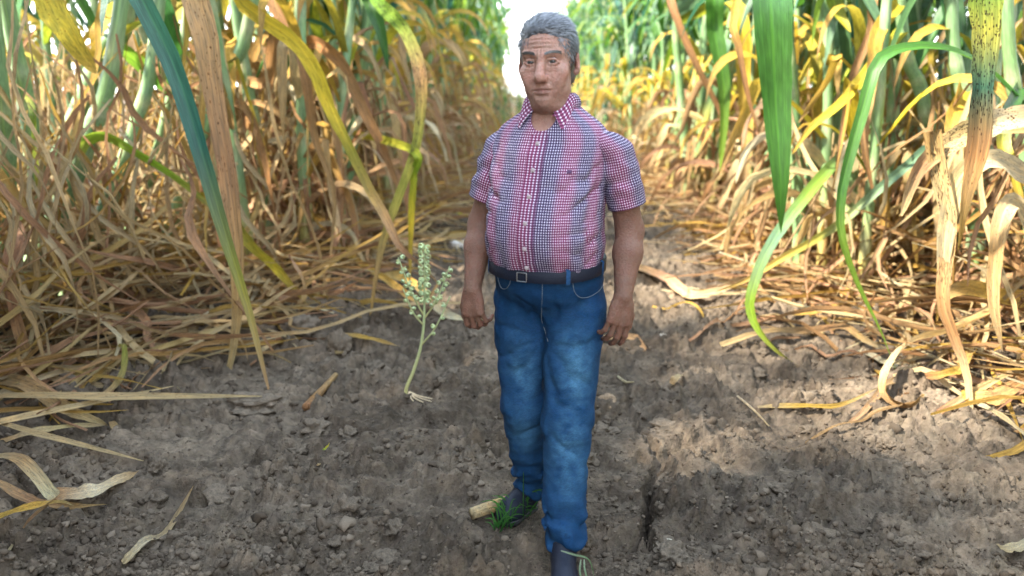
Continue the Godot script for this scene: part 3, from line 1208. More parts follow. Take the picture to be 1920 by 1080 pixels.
# measured places of the plants and leaves that stand out (metres)
var HERO_PLANTS := [
	[[Vector3(-3.168,0,-4.937),Vector3(-3.13,0.464,-4.9),Vector3(-3.027,1.338,-4.8),Vector3(-2.987,2.018,-4.7),Vector3(-2.899,4.5,-4.481)],0.077,"dark green stalk tilting away from the path, crossing thicker stalks","cereal plants of the shaded row",[
		[[Vector3(-3.017,1.5,-4.776),Vector3(-2.801,1.379,-4.5),Vector3(-2.769,1.14,-4.4),Vector3(-2.766,0.828,-4.4),Vector3(-2.713,0.699,-4.4)],0.058,["olive","lime","olive","brown"],"dry",0.3,0.8,0.4]],3],
	[[Vector3(-3.334,0,-4.688),Vector3(-3.259,0.186,-4.7),Vector3(-2.94,0.74,-4.75),Vector3(-2.668,1.273,-4.8),Vector3(-2.419,1.942,-4.85),Vector3(-1.848,4.5,-4.965)],0.084,"thick bright green stalk leaning over to the path, arched olive leaf","cereal plants of the shaded row",[
		[[Vector3(-2.749,1.115,-4.785),Vector3(-2.556,1.213,-4.55),Vector3(-2.397,1.247,-4.5),Vector3(-2.171,1.155,-4.4),Vector3(-1.948,1.022,-4.35),Vector3(-1.752,0.868,-4.3),Vector3(-1.589,0.702,-4.3)],0.076,["olive","lime","lime","lime","olive","tan"],"green",0.9,0.5,0.5]],3],
	[[Vector3(-3.103,0,-4.894),Vector3(-3.063,0.111,-4.9),Vector3(-2.716,0.779,-4.95),Vector3(-2.478,1.298,-5),Vector3(-2.248,2.056,-5.05),Vector3(-1.803,4.5,-5.147)],0.069,"green stalk leaning beside the thickest one with long teal blade hanging down","cereal plants of the shaded row",[
		[[Vector3(-2.151,2.59,-5.071),Vector3(-1.95,2.59,-4.7),Vector3(-1.837,2.427,-4.1),Vector3(-1.756,2.046,-3.7),Vector3(-1.67,1.897,-3.6),Vector3(-1.534,1.594,-3.55),Vector3(-1.432,1.214,-3.5),Vector3(-1.331,0.796,-3.45),Vector3(-1.243,0.47,-3.4),Vector3(-1.164,0.06,-3.35)],0.116,["teal","teal","teal","teal","teal","olive","tan"],"green",0,0.2,0.5]],3],
	[[Vector3(-3.857,0,-5.3),Vector3(-3.561,0.575,-5.3),Vector3(-3.173,1.103,-5.3),Vector3(-2.78,1.834,-5.35),Vector3(-2.598,2.163,-5.4),Vector3(-2.161,4.5,-5.52)],0.094,"wide blue green stalk behind the bright one, broad yellow leaf","cereal plants of the shaded row",[
		[[Vector3(-2.551,2.413,-5.413),Vector3(-2.55,2.413,-4.8),Vector3(-2.505,2.284,-4.4),Vector3(-2.44,1.989,-4.2),Vector3(-2.311,1.795,-4.1),Vector3(-2.241,1.663,-4.1),Vector3(-2.196,1.587,-4.1)],0.184,["yellow","yellow","yellow","gold"],"dry",0.1,0,0.25],
		[[Vector3(-2.648,2.073,-5.386),Vector3(-2.678,1.867,-5.1),Vector3(-2.735,1.635,-5.1)],0.11,["yellow","gold","yellow"],"dry",0.2,0.2,0.3]],4],
	[[Vector3(-3.109,0,-5.6),Vector3(-2.959,0.419,-5.6),Vector3(-2.701,0.924,-5.6),Vector3(-2.473,1.519,-5.6),Vector3(-2.29,2.117,-5.6),Vector3(-1.852,4.5,-5.6)],0.056,"slender light green stalk rising out of brown straw","cereal plants of the shaded row",[
		[[Vector3(-2.48,1.5,-5.6),Vector3(-2.587,1.757,-5.2),Vector3(-2.631,1.702,-5.1),Vector3(-2.473,1.86,-5),Vector3(-2.202,1.952,-4.95)],0.095,["green","lime","yellow","green"],"green",0.2,0.4,0.4]],5],
	[[Vector3(-2.772,0,-5.5),Vector3(-2.642,0.378,-5.5),Vector3(-2.408,0.856,-5.5),Vector3(-2.074,1.649,-5.6),Vector3(-1.84,2.117,-5.6),Vector3(-1.278,4.5,-5.6)],0.076,"blue grey stalk behind a wide hanging tan blade","cereal plants of the shaded row",[
		[[Vector3(-1.768,2.421,-5.6),Vector3(-1.642,2.421,-5),Vector3(-1.613,2.363,-4.4),Vector3(-1.585,2.041,-4),Vector3(-1.568,1.935,-3.95),Vector3(-1.514,1.756,-3.9),Vector3(-1.506,1.526,-3.9),Vector3(-1.464,1.212,-3.85),Vector3(-1.431,0.892,-3.8),Vector3(-1.419,0.566,-3.75),Vector3(-1.449,0.234,-3.7),Vector3(-1.532,-0.137,-3.6)],0.137,["gold","tan","tan","tan","pink","tan","straw"],"dry",0.2,-0.2,0.35],
		[[Vector3(-2.449,0.772,-5.5),Vector3(-1.936,0.772,-5),Vector3(-1.729,0.638,-4.7),Vector3(-1.593,0.527,-4.6),Vector3(-1.469,0.429,-4.55),Vector3(-1.332,0.276,-4.5),Vector3(-1.221,0.152,-4.45)],0.093,["yellow","olive","yellow","tan"],"dry",0.3,0.6,0.4]],4],
	[[Vector3(-3.221,0,-4.5),Vector3(-3.187,0.242,-4.5),Vector3(-3.015,1.1,-4.5),Vector3(-2.891,1.817,-4.4),Vector3(-2.613,4.5,-4.175)],0.068,"pale olive stalk with a pinkish dry leaf hanging to the soil","cereal plants of the shaded row",[
		[[Vector3(-3.121,0.569,-4.5),Vector3(-2.702,0.802,-4),Vector3(-2.546,0.781,-3.8),Vector3(-2.555,0.606,-3.7),Vector3(-2.528,0.337,-3.65),Vector3(-2.458,0.124,-3.6),Vector3(-2.338,-0.068,-3.5)],0.092,["tan","pink","pink","pink","tan","pink"],"dry",0.1,0.1,0.3]],2],
	[[Vector3(-1.991,0,-6),Vector3(-1.994,0.186,-6),Vector3(-2.017,1.175,-6),Vector3(-2.092,2.161,-6),Vector3(-2.199,4.5,-6)],0.069,"green stalk carrying one very long golden leaf toward the weed","cereal plants of the shaded row",[
		[[Vector3(-2.1,2.326,-6),Vector3(-1.933,2.326,-5.6),Vector3(-1.778,2.073,-5.2),Vector3(-1.408,1.828,-5),Vector3(-1.249,1.631,-4.95),Vector3(-1.157,1.401,-4.9),Vector3(-1.055,1.197,-4.85),Vector3(-0.924,0.921,-4.8),Vector3(-0.805,0.741,-4.7),Vector3(-0.681,0.575,-4.5),Vector3(-0.508,0.517,-4.2),Vector3(-0.379,0.428,-4)],0.103,["lime","yellow","yellow","yellow","olive","tan","pink","tan"],"dry",0.3,0.6,0.4],
		[[Vector3(-2.018,1.186,-6),Vector3(-1.982,1.426,-5.5),Vector3(-1.806,1.357,-5.3),Vector3(-1.691,1.038,-5.2),Vector3(-1.621,0.609,-5.1),Vector3(-1.557,0.102,-5)],0.084,["brown","tan","brown","pink"],"dry",0.2,1.2,0.5],
		[[Vector3(-2.048,1.576,-6),Vector3(-1.804,1.576,-5.7),Vector3(-1.61,1.889,-5.4),Vector3(-1.444,1.779,-5.3),Vector3(-1.38,1.535,-5.2),Vector3(-1.337,1.186,-5.15),Vector3(-1.221,0.831,-5.1),Vector3(-1.242,0.405,-5)],0.083,["tan","brown","brown","tan"],"dry",0.4,-0.6,0.5]],5],
	[[Vector3(-1.639,0,-7),Vector3(-1.627,0.123,-7),Vector3(-1.458,1.359,-7),Vector3(-1.267,2.271,-7),Vector3(-0.987,4.5,-7)],0.08,"green stalk with a blade withered in its middle above the weed","cereal plants of the shaded row",[
		[[Vector3(-1.255,2.365,-7),Vector3(-1.172,2.365,-6.4),Vector3(-1.066,2.161,-6),Vector3(-0.979,1.925,-5.9),Vector3(-0.939,1.656,-5.9)],0.147,["green","green","deep"],"green",0.1,0.2,0.4],
		[[Vector3(-1.263,2.3,-7),Vector3(-1.117,2.3,-6.2),Vector3(-0.932,2.089,-5.6),Vector3(-0.735,1.916,-5.3),Vector3(-0.611,1.669,-5.1),Vector3(-0.582,1.433,-5),Vector3(-0.621,1.133,-4.9),Vector3(-0.713,0.87,-4.8),Vector3(-0.819,0.576,-4.7),Vector3(-0.868,0.242,-4.5),Vector3(-0.889,-0.075,-4.35)],0.094,["green","green","lime","brown","olive","olive","tan","gold"],"spotted",0.2,0.5,0.4],
		[[Vector3(-1.489,1.129,-7),Vector3(-0.655,1.129,-4.95),Vector3(-0.641,0.961,-4.9),Vector3(-0.656,0.724,-4.85),Vector3(-0.666,0.449,-4.8),Vector3(-0.681,0.231,-4.8)],0.056,["yellow","lime","yellow","tan"],"dry",0.1,0.4,0.4]],5],
	[[Vector3(-1.932,0,-6.6),Vector3(-1.925,0.104,-6.6),Vector3(-1.826,1.142,-6.6),Vector3(-1.77,2.227,-6.6),Vector3(-1.7,4.5,-6.6)],0.076,"green stalk with two long brown leaves bent over the path","cereal plants of the shaded row",[
		[[Vector3(-1.764,2.415,-6.6),Vector3(-1.81,2.415,-6.2),Vector3(-1.802,2.161,-6),Vector3(-1.584,1.849,-5.9),Vector3(-1.452,1.539,-5.85),Vector3(-1.307,1.066,-5.8),Vector3(-1.295,0.522,-5.6),Vector3(-1.371,0.155,-5.4),Vector3(-1.321,-0.061,-4.9)],0.106,["tan","brown","brown","tan","pink","tan"],"dry",0.2,1,0.6],
		[[Vector3(-1.79,1.832,-6.6),Vector3(-1.695,1.832,-6.3),Vector3(-1.509,1.855,-6),Vector3(-1.292,1.703,-5.9),Vector3(-1.127,1.383,-5.8),Vector3(-0.99,1.109,-5.75),Vector3(-0.873,0.813,-5.7),Vector3(-0.858,0.691,-5.7)],0.109,["gold","rust","brown","brown","tan"],"dry",0.2,0.3,0.5]],5],
	[[Vector3(3.259,0,-5.2),Vector3(3.001,0.928,-5.2),Vector3(2.76,1.535,-5.2),Vector3(2.545,2.073,-5.2),Vector3(2.029,4.5,-5.2)],0.064,"blue green stalk leaning away from the path with straight pale leaf below","cereal plants of the sunlit row",[
		[[Vector3(2.909,1.16,-5.2),Vector3(2.759,1.16,-5),Vector3(2.675,1.126,-4.9),Vector3(2.333,0.863,-4.8),Vector3(2.063,0.636,-4.75),Vector3(1.699,0.476,-4.6),Vector3(1.459,0.362,-4.5),Vector3(1.251,0.297,-4.45)],0.067,["blue","blue","blue","olive","gold","gold"],"green",0.6,0.3,0.5],
		[[Vector3(2.545,2.073,-5.2),Vector3(2.32,1.86,-5),Vector3(2.295,1.599,-4.95),Vector3(2.269,1.201,-4.9),Vector3(2.39,0.787,-4.9)],0.093,["yellow","gold","tan","brown"],"dry",0.2,0.4,0.4]],4],
	[[Vector3(2.862,0,-5.6),Vector3(2.818,0.884,-5.6),Vector3(2.772,1.537,-5.6),Vector3(2.741,2.117,-5.6),Vector3(2.667,4.5,-5.6)],0.056,"thin upright blue green stalk between sunny straw leaves","cereal plants of the sunlit row",[
		[[Vector3(2.742,2.106,-5.6),Vector3(2.367,2.106,-5.2),Vector3(2.322,1.867,-5.1),Vector3(2.198,1.6,-5),Vector3(2.168,1.263,-5),Vector3(2.125,0.886,-4.95)],0.065,["tan","brown","brown","tan"],"dry",0.4,0.4,0.5],
		[[Vector3(2.754,1.875,-5.6),Vector3(2.572,1.875,-5.2),Vector3(2.327,1.665,-5),Vector3(2.127,1.434,-4.95),Vector3(1.919,1.268,-4.9),Vector3(1.796,1.103,-4.85)],0.085,["lime","yellow","yellow","gold"],"dry",0.9,0.4,0.4]],4],
	[[Vector3(3.185,0,-4.9),Vector3(3.08,0.644,-4.9),Vector3(2.888,1.467,-4.9),Vector3(2.714,2.04,-4.9),Vector3(2.296,4.5,-4.9)],0.064,"stout blue stalk behind the spotted dying leaf","cereal plants of the sunlit row",[
		[[Vector3(2.868,1.532,-4.9),Vector3(2.649,1.314,-4.6),Vector3(2.64,1.1,-4.5),Vector3(2.64,0.78,-4.5)],0.112,["yellow","gold","straw","tan"],"dry",0.1,0.4,0.4]],4],
	[[Vector3(3.263,0,-4.4),Vector3(3.178,0.471,-4.4),Vector3(2.974,1.262,-4.4),Vector3(2.744,1.985,-4.4),Vector3(2.264,4.5,-4.4)],0.061,"pale green stalk bearing the green leaf arched like a bridge","cereal plants of the sunlit row",[
		[[Vector3(2.926,1.413,-4.4),Vector3(2.501,1.614,-4.1),Vector3(2.207,1.705,-4),Vector3(1.978,1.703,-3.95),Vector3(1.828,1.634,-3.9),Vector3(1.76,1.409,-3.85),Vector3(1.696,1.176,-3.8),Vector3(1.652,0.967,-3.75),Vector3(1.661,0.772,-3.7),Vector3(1.753,0.535,-3.65),Vector3(1.863,0.325,-3.6),Vector3(1.939,0.137,-3.55)],0.069,["deep","green","green","green","green","green","lime","lime","lime"],"green",1.2,-0.6,0.4],
		[[Vector3(2.889,1.529,-4.4),Vector3(2.652,1.39,-4.1),Vector3(2.587,1.228,-4),Vector3(2.624,1.044,-3.9),Vector3(2.675,0.8,-3.85)],0.086,["green","deep","yellow","brown"],"green",0.2,0.5,0.4]],3],
	[[Vector3(2.703,0,-6.2),Vector3(2.687,0.417,-6.2),Vector3(2.634,1.375,-6.2),Vector3(2.619,2.183,-6.2),Vector3(2.593,4.5,-6.2)],0.062,"green stalk with pale lime leaf drooping onto the soil","cereal plants of the sunlit row",[
		[[Vector3(2.652,1.042,-6.2),Vector3(2.469,1.042,-5.6),Vector3(2.124,1.021,-5),Vector3(1.782,0.824,-4.6),Vector3(1.518,0.623,-4.3),Vector3(1.386,0.403,-4.15),Vector3(1.376,0.258,-4.1),Vector3(1.446,0.131,-4),Vector3(1.581,0.028,-3.85),Vector3(1.708,-0.019,-3.72)],0.078,["lime","blue","lime","blue","lime","lime","olive","straw"],"green",0.3,1.3,0.35],
		[[Vector3(2.619,2.199,-6.2),Vector3(2.245,2.187,-5.6),Vector3(2.257,2.037,-5.5),Vector3(2.323,1.889,-5.4)],0.137,["lime","lime","yellow"],"green",0.2,0.2,0.3]],4],
	[[Vector3(2.385,0,-6),Vector3(2.345,0.408,-6),Vector3(2.208,1.379,-6),Vector3(2.092,2.161,-6),Vector3(1.884,4.5,-6)],0.064,"green stalk with one broad dark blade hanging straight down","cereal plants of the sunlit row",[
		[[Vector3(2.062,2.495,-6),Vector3(1.827,2.495,-5.4),Vector3(1.476,2.403,-4.6),Vector3(1.378,2.135,-4.3),Vector3(1.301,1.941,-4),Vector3(1.32,1.682,-3.95),Vector3(1.357,1.42,-3.95),Vector3(1.394,1.071,-3.9),Vector3(1.425,0.768,-3.9)],0.261,["teal","teal","deep","green","green","green"],"green",-0.1,0.1,0.15],
		[[Vector3(2.083,2.257,-6),Vector3(1.641,2.257,-5.6),Vector3(1.457,1.941,-5.2),Vector3(1.476,1.769,-5.1),Vector3(1.534,1.5,-5.05),Vector3(1.631,1.195,-5)],0.059,["gold","gold","brown","brown"],"dry",0.3,0.3,0.5]],4],
	[[Vector3(2.274,0,-9.5),Vector3(2.228,0.456,-9.5),Vector3(2.059,1.626,-9.5),Vector3(1.943,2.547,-9.5),Vector3(1.795,4.5,-9.5)],0.073,"grey green stalk with a narrow brown leaf slanting down","cereal plants of the sunlit row",[
		[[Vector3(1.94,2.582,-9.5),Vector3(1.609,2.582,-8),Vector3(1.493,2.326,-7.5),Vector3(1.696,1.789,-7.3),Vector3(1.924,1.355,-7.2),Vector3(2.046,1.027,-7.1)],0.085,["tan","brown","brown","brown"],"dry",0.3,0.3,0.5],
		[[Vector3(1.961,2.408,-9.5),Vector3(1.829,2.408,-7.4),Vector3(1.853,2.019,-7.2),Vector3(1.955,1.453,-7.1),Vector3(1.94,0.731,-7)],0.184,["blue","green","green","lime"],"green",0.1,0.2,0.3],
		[[Vector3(1.978,2.269,-9.5),Vector3(2.063,2.269,-7.4),Vector3(2.155,1.596,-7.2),Vector3(2.2,0.968,-7.1),Vector3(2.189,0.466,-7.1),Vector3(2.208,0.175,-7)],0.143,["lime","yellow","gold","straw","gold"],"dry",0.2,0.6,0.4]],5],
	[[Vector3(3.113,0,-3.9),Vector3(3.037,0.409,-3.9),Vector3(2.839,1.154,-3.9),Vector3(2.615,1.93,-3.9),Vector3(2.17,4.5,-3.9)],0.066,"stout stalk with spotted half dead leaf hanging beside the straw","cereal plants of the sunlit row",[
		[[Vector3(2.568,2.2,-3.9),Vector3(2.149,2.185,-3.6),Vector3(2.066,1.951,-3.5),Vector3(2.071,1.749,-3.45),Vector3(2.063,1.523,-3.4),Vector3(2.088,1.245,-3.4),Vector3(2.074,1.029,-3.4),Vector3(2.072,0.768,-3.4)],0.145,["green","teal","green","olive","teal","brown","tan","gold"],"spotted",0,0.3,0.2],
		[[Vector3(2.793,1.315,-3.9),Vector3(2.372,1.315,-3.9),Vector3(2.153,1.287,-3.7),Vector3(2.006,1.205,-3.6),Vector3(1.976,1.33,-3.6),Vector3(2.023,1.11,-3.55),Vector3(2.061,0.94,-3.5),Vector3(2.084,0.734,-3.5),Vector3(2.067,0.535,-3.45),Vector3(2.121,0.364,-3.4),Vector3(2.147,0.212,-3.3),Vector3(2.071,0.033,-3.1),Vector3(1.943,-0.125,-2.85)],0.084,["tan","straw","brown","tan","straw","tan","brown","straw","pale"],"spotted",0.2,1.2,0.5],
		[[Vector3(2.78,1.359,-3.9),Vector3(2.491,1.359,-3.8),Vector3(2.242,1.322,-3.65),Vector3(2.04,1.235,-3.6),Vector3(1.905,1.11,-3.55),Vector3(1.867,0.919,-3.55)],0.13,["tan","pale","straw","brown","straw"],"spotted",0.5,0.2,0.5],
		[[Vector3(2.858,1.082,-3.9),Vector3(2.592,1.082,-3.8),Vector3(2.29,1.18,-3.6),Vector3(2.119,1.11,-3.55),Vector3(2.061,0.889,-3.5),Vector3(2.081,0.628,-3.5),Vector3(2.105,0.401,-3.45)],0.112,["straw","pale","straw","pale","tan"],"dry",0.2,0.6,0.4],
		[[Vector3(2.924,0.836,-3.9),Vector3(2.663,0.836,-3.8),Vector3(2.414,0.976,-3.6),Vector3(2.31,0.838,-3.5),Vector3(2.274,0.549,-3.4),Vector3(2.33,0.3,-3.35)],0.101,["straw","pale","tan","straw"],"dry",0.2,0.6,0.4],
		[[Vector3(3.03,0.437,-3.9),Vector3(2.649,0.437,-3.8),Vector3(2.351,0.522,-3.7),Vector3(2.172,0.502,-3.62),Vector3(2.139,0.382,-3.6)],0.095,["tan","gold","tan","gold"],"dry",0.2,0.2,0.3]],2],
]
var FALLEN := [
	[[Vector3(-2.637,0.03,-3.508),Vector3(-2.25,0.05,-3.236),Vector3(-1.978,0.06,-3.07),Vector3(-1.796,0.01,-3.05)],0.075,["straw","tan","straw","straw"],0.3,0.6,0.5,"broad straw leaf folded to a point on the shaded soil","dry_leaf","leaf"],
	[[Vector3(-2.149,0.02,-2.785),Vector3(-2.018,0.03,-2.859),Vector3(-1.906,0.03,-2.937),Vector3(-1.796,0.01,-3.05)],0.041,["tan","straw","straw","straw"],0.2,0.4,0.5,"narrow straw leaf meeting a folded one at its point","dry_leaf","leaf"],
	[[Vector3(-2.034,0.03,-2.648),Vector3(-1.807,0.07,-2.497),Vector3(-1.633,0.09,-2.37),Vector3(-1.57,0.08,-2.283),Vector3(-1.57,0.05,-2.142),Vector3(-1.581,0.02,-2.032)],0.046,["straw","tan","pale","straw","pink","pale"],0.2,0.7,0.4,"pale straw leaf bent in a hook over other straw","dry_leaf","leaf"],
	[[Vector3(-1.834,0.01,-2.344),Vector3(-1.718,0.02,-2.373),Vector3(-1.604,0.02,-2.408),Vector3(-1.475,0.01,-2.424)],0.039,["tan","pink","tan","tan"],0.2,0.3,0.5,"short torn pinkish leaf under a hooked pale one","dry_leaf","leaf"],
	[[Vector3(-1.728,0.01,-2.186),Vector3(-1.628,0.03,-2.202),Vector3(-1.553,0.06,-2.266),Vector3(-1.577,0.04,-2.4)],0.034,["gold","gold","straw"],0.2,0.3,0.5,"golden leaf end tucked beneath the hooked straw","dry_leaf","leaf"],
	[[Vector3(-1.215,0.015,-2.038),Vector3(-1.209,0.015,-2.164),Vector3(-1.206,0.015,-2.304),Vector3(-1.208,0.01,-2.55)],0.029,["straw","pale","straw","tan"],0.2,0.5,0.8,"long single pale straw lying alone on dark soil","dry_leaf","leaf"],
	[[Vector3(-2.131,0.03,-3.251),Vector3(-1.885,0.08,-3.169),Vector3(-1.839,0.09,-3.3),Vector3(-1.913,0.1,-3.478),Vector3(-2.04,0.08,-3.563)],0.031,["straw","tan","olive","tan"],0.2,1.2,0.5,"curled tan leaf looping up from the soil","dry_leaf","leaf"],
	[[Vector3(-0.965,0.01,-3.235),Vector3(-0.952,0.02,-3.334),Vector3(-0.9,0.02,-3.581)],0.04,["brown","brown","tan"],0,0,0.2,"short weathered grey brown stick in the clods","stick","stick"],
	[[Vector3(-0.142,0.02,-2.352),Vector3(-0.086,0.03,-2.391),Vector3(-0.029,0.03,-2.452),Vector3(0.051,0.02,-2.545)],0.043,["straw","tan","straw"],0,0,0.2,"pale wooden stick trodden under the dark shoe","stick","stick"],
	[[Vector3(-0.756,0.01,-2.63),Vector3(-0.762,0.02,-2.675),Vector3(-0.789,0.02,-2.749)],0.013,["tan","straw"],0,0.3,0.5,"tiny straw scrap upright among crumbs","dry_leaf","leaf"],
	[[Vector3(1.106,0.02,-3.405),Vector3(1.133,0.02,-3.255),Vector3(1.171,0.015,-3.127)],0.01,["pale","straw"],0,0,0.2,"thin grey twig lying past the pit","stick","stick"],
	[[Vector3(1.174,0.02,-3.303),Vector3(1.364,0.02,-3.267),Vector3(1.536,0.03,-3.257),Vector3(1.79,0.03,-3.395)],0.029,["straw","gold","gold","straw"],0.2,0.9,0.5,"long thin yellowish leaf flat on the soil","dry_leaf","leaf"],
	[[Vector3(1.199,0.02,-4.06),Vector3(1.495,0.03,-4.218),Vector3(1.802,0.05,-4.277),Vector3(1.951,0.07,-4.179),Vector3(1.994,0.05,-3.978),Vector3(2.055,0.03,-3.689)],0.052,["straw","tan","brown","tan","pale"],0.2,0.8,0.5,"brown twisted leaf stretched over the bare soil","dry_leaf","leaf"],
	[[Vector3(2.971,0.25,-4.127),Vector3(2.63,0.2,-3.936),Vector3(2.304,0.18,-3.77),Vector3(2.006,0.15,-3.569),Vector3(1.847,0.1,-3.429),Vector3(1.795,0.05,-3.329),Vector3(1.86,0.03,-3.251),Vector3(1.974,0.05,-3.329)],0.071,["gold","tan","tan","straw","tan","brown","tan"],0.3,1.2,0.6,"curled tan leaf ending in a knot on the soil","dry_leaf","leaf"],
	[[Vector3(1.932,0.02,-3.127),Vector3(2.168,0.05,-3.267),Vector3(2.387,0.07,-3.38),Vector3(2.641,0.08,-3.527)],0.039,["pink","straw","pink"],0.2,0.2,0.8,"stiff pinkish straw pointing into the sunlit row","dry_leaf","leaf"],
	[[Vector3(2.108,0.03,-3.129),Vector3(2.108,0.04,-2.968),Vector3(2.137,0.03,-2.802)],0.031,["pale","straw","pale"],0.2,0.2,0.6,"short whitish straw slanting on sunny soil","dry_leaf","leaf"],
	[[Vector3(2.012,0.03,-3.395),Vector3(2.12,0.07,-3.413),Vector3(2.274,0.1,-3.549),Vector3(2.534,0.12,-3.854)],0.054,["brown","gold","tan"],0.3,0.3,0.5,"rusty leaf rising from the tan knot","dry_leaf","leaf"],
	[[Vector3(2.094,0.03,-3.221),Vector3(2.234,0.06,-3.214),Vector3(2.499,0.08,-3.356)],0.095,["gold","tan","brown"],0.3,0.4,0.3,"wide mottled brown leaf along the straw edge","dry_leaf","leaf"],
	[[Vector3(1.029,0.03,-6.087),Vector3(1.207,0.06,-5.644),Vector3(1.323,0.07,-5.258),Vector3(1.616,0.09,-5.335),Vector3(1.973,0.1,-5.708)],0.085,["tan","pink","straw","straw","tan"],0.3,1,0.6,"crumpled pale leaf on the path behind the forearm","dry_leaf","leaf"],
	[[Vector3(-1.04,0.05,-5.408),Vector3(-0.726,0.06,-5.15),Vector3(-0.429,0.04,-4.796),Vector3(-0.12,0.02,-4.557)],0.076,["straw","gold","pale","straw"],0.2,0.4,0.5,"long straw leaf lying behind the weed and the hand","dry_leaf","leaf"],
	[[Vector3(-1.382,0.06,-5.871),Vector3(-0.927,0.1,-5.222),Vector3(-0.61,0.14,-4.837),Vector3(-0.504,0.15,-5.26)],0.056,["gold","gold","tan","tan"],0.2,0.8,0.5,"golden leaf wrapped around the weed stem","dry_leaf","leaf"],
	[[Vector3(-1.247,0.04,-9.122),Vector3(-0.819,0.05,-8.742),Vector3(-0.449,0.04,-8.292)],0.102,["green","lime","yellow"],0.3,0.3,0.4,"green and yellow leaf fallen across the far path","dry_leaf","leaf"],
	[[Vector3(-0.993,0.03,-4.105),Vector3(-0.824,0.03,-4.033),Vector3(-0.645,0.01,-4.052)],0.033,["tan","gold","tan"],0.2,0.6,0.5,"small tan leaf scrap near the steep clod","dry_leaf","leaf"],
	[[Vector3(-1.319,0.04,-4.389),Vector3(-1.25,0.14,-4.378),Vector3(-1.262,0.28,-4.363),Vector3(-1.349,0.4,-4.417)],0.077,["tan","straw","tan","pink"],0.2,0.5,0.5,"torn tan leaf stub standing on the soil edge","dry_leaf","leaf"],
	[[Vector3(1.572,0.01,-2.108),Vector3(1.635,0.02,-2.128),Vector3(1.742,0.02,-2.157)],0.045,["straw","pale"],0,0,0.2,"pale chip at the sunny edge of the soil","dry_leaf","leaf"],
	[[Vector3(0.798,0.02,-3.484),Vector3(0.829,0.03,-3.508),Vector3(0.893,0.02,-3.625)],0.041,["tan","pale"],0.1,0.1,0.2,"small grey chip beside the whitish stone","dry_leaf","leaf"],
	[[Vector3(0.545,0.03,-3.6),Vector3(0.574,0.03,-3.529),Vector3(0.614,0.01,-3.508)],0.012,["pale","straw"],0,0,0.2,"thin white straw leaning on a rough stone","stick","stick"],
	[[Vector3(-1.789,0.02,-3.072),Vector3(-1.726,0.03,-2.999),Vector3(-1.67,0.01,-2.947)],0.032,["tan","straw"],0.1,0.1,0.2,"square straw scrap on shaded soil","dry_leaf","leaf"],
	[[Vector3(-0.795,0.02,-2.859),Vector3(-0.783,0.025,-2.869),Vector3(-0.773,0.02,-2.893)],0.015,["lime","yellow"],0,0,0.2,"tiny bright yellow leaf bit on the crumbs","dry_leaf","leaf"],
	[[Vector3(-1.681,0.03,-2.442),Vector3(-1.539,0.05,-2.474),Vector3(-1.458,0.03,-2.636)],0.077,["brown","pale","tan"],0.2,0.2,0.1,"flat grey bark chip on the shaded soil","bark_chip","bark"],
]

# ---------------------------------------------------------------- person
const ROOT := Vector3(0.12, 0.0, -2.3)
var torso_tf := Transform3D(Basis(Vector3.UP, -0.40), Vector3(-0.002, 0, 0.0))
var head_tf := Transform3D(Basis(Vector3.UP, -0.28) * Basis(Vector3.RIGHT, 0.06) * Basis(Vector3.BACK, 0.03) * Basis.from_scale(Vector3(1.04, 1.0, 1.03)), Vector3(-0.014, 1.584, 0.022))

# joints, from the ground up, relative to ROOT
var j_hip_r := Vector3(-0.085, 0.83, -0.04)
var j_knee_r := Vector3(-0.083, 0.476, -0.03)
var j_ankle_r := Vector3(-0.048, 0.112, -0.160)
var j_hip_l := Vector3(0.075, 0.83, 0.03)
var j_knee_l := Vector3(0.056, 0.477, 0.10)
var j_ankle_l := Vector3(0.047, 0.115, 0.18)
var j_sh_r := Vector3(-0.147, 1.334, -0.062)
var j_el_r := Vector3(-0.219, 1.085, -0.085)
var j_wr_r := Vector3(-0.246, 0.892, 0.0)
var j_sh_l := Vector3(0.182, 1.331, 0.064)
var j_el_l := Vector3(0.240, 1.088, 0.05)
var j_wr_l := Vector3(0.214, 0.905, 0.14)

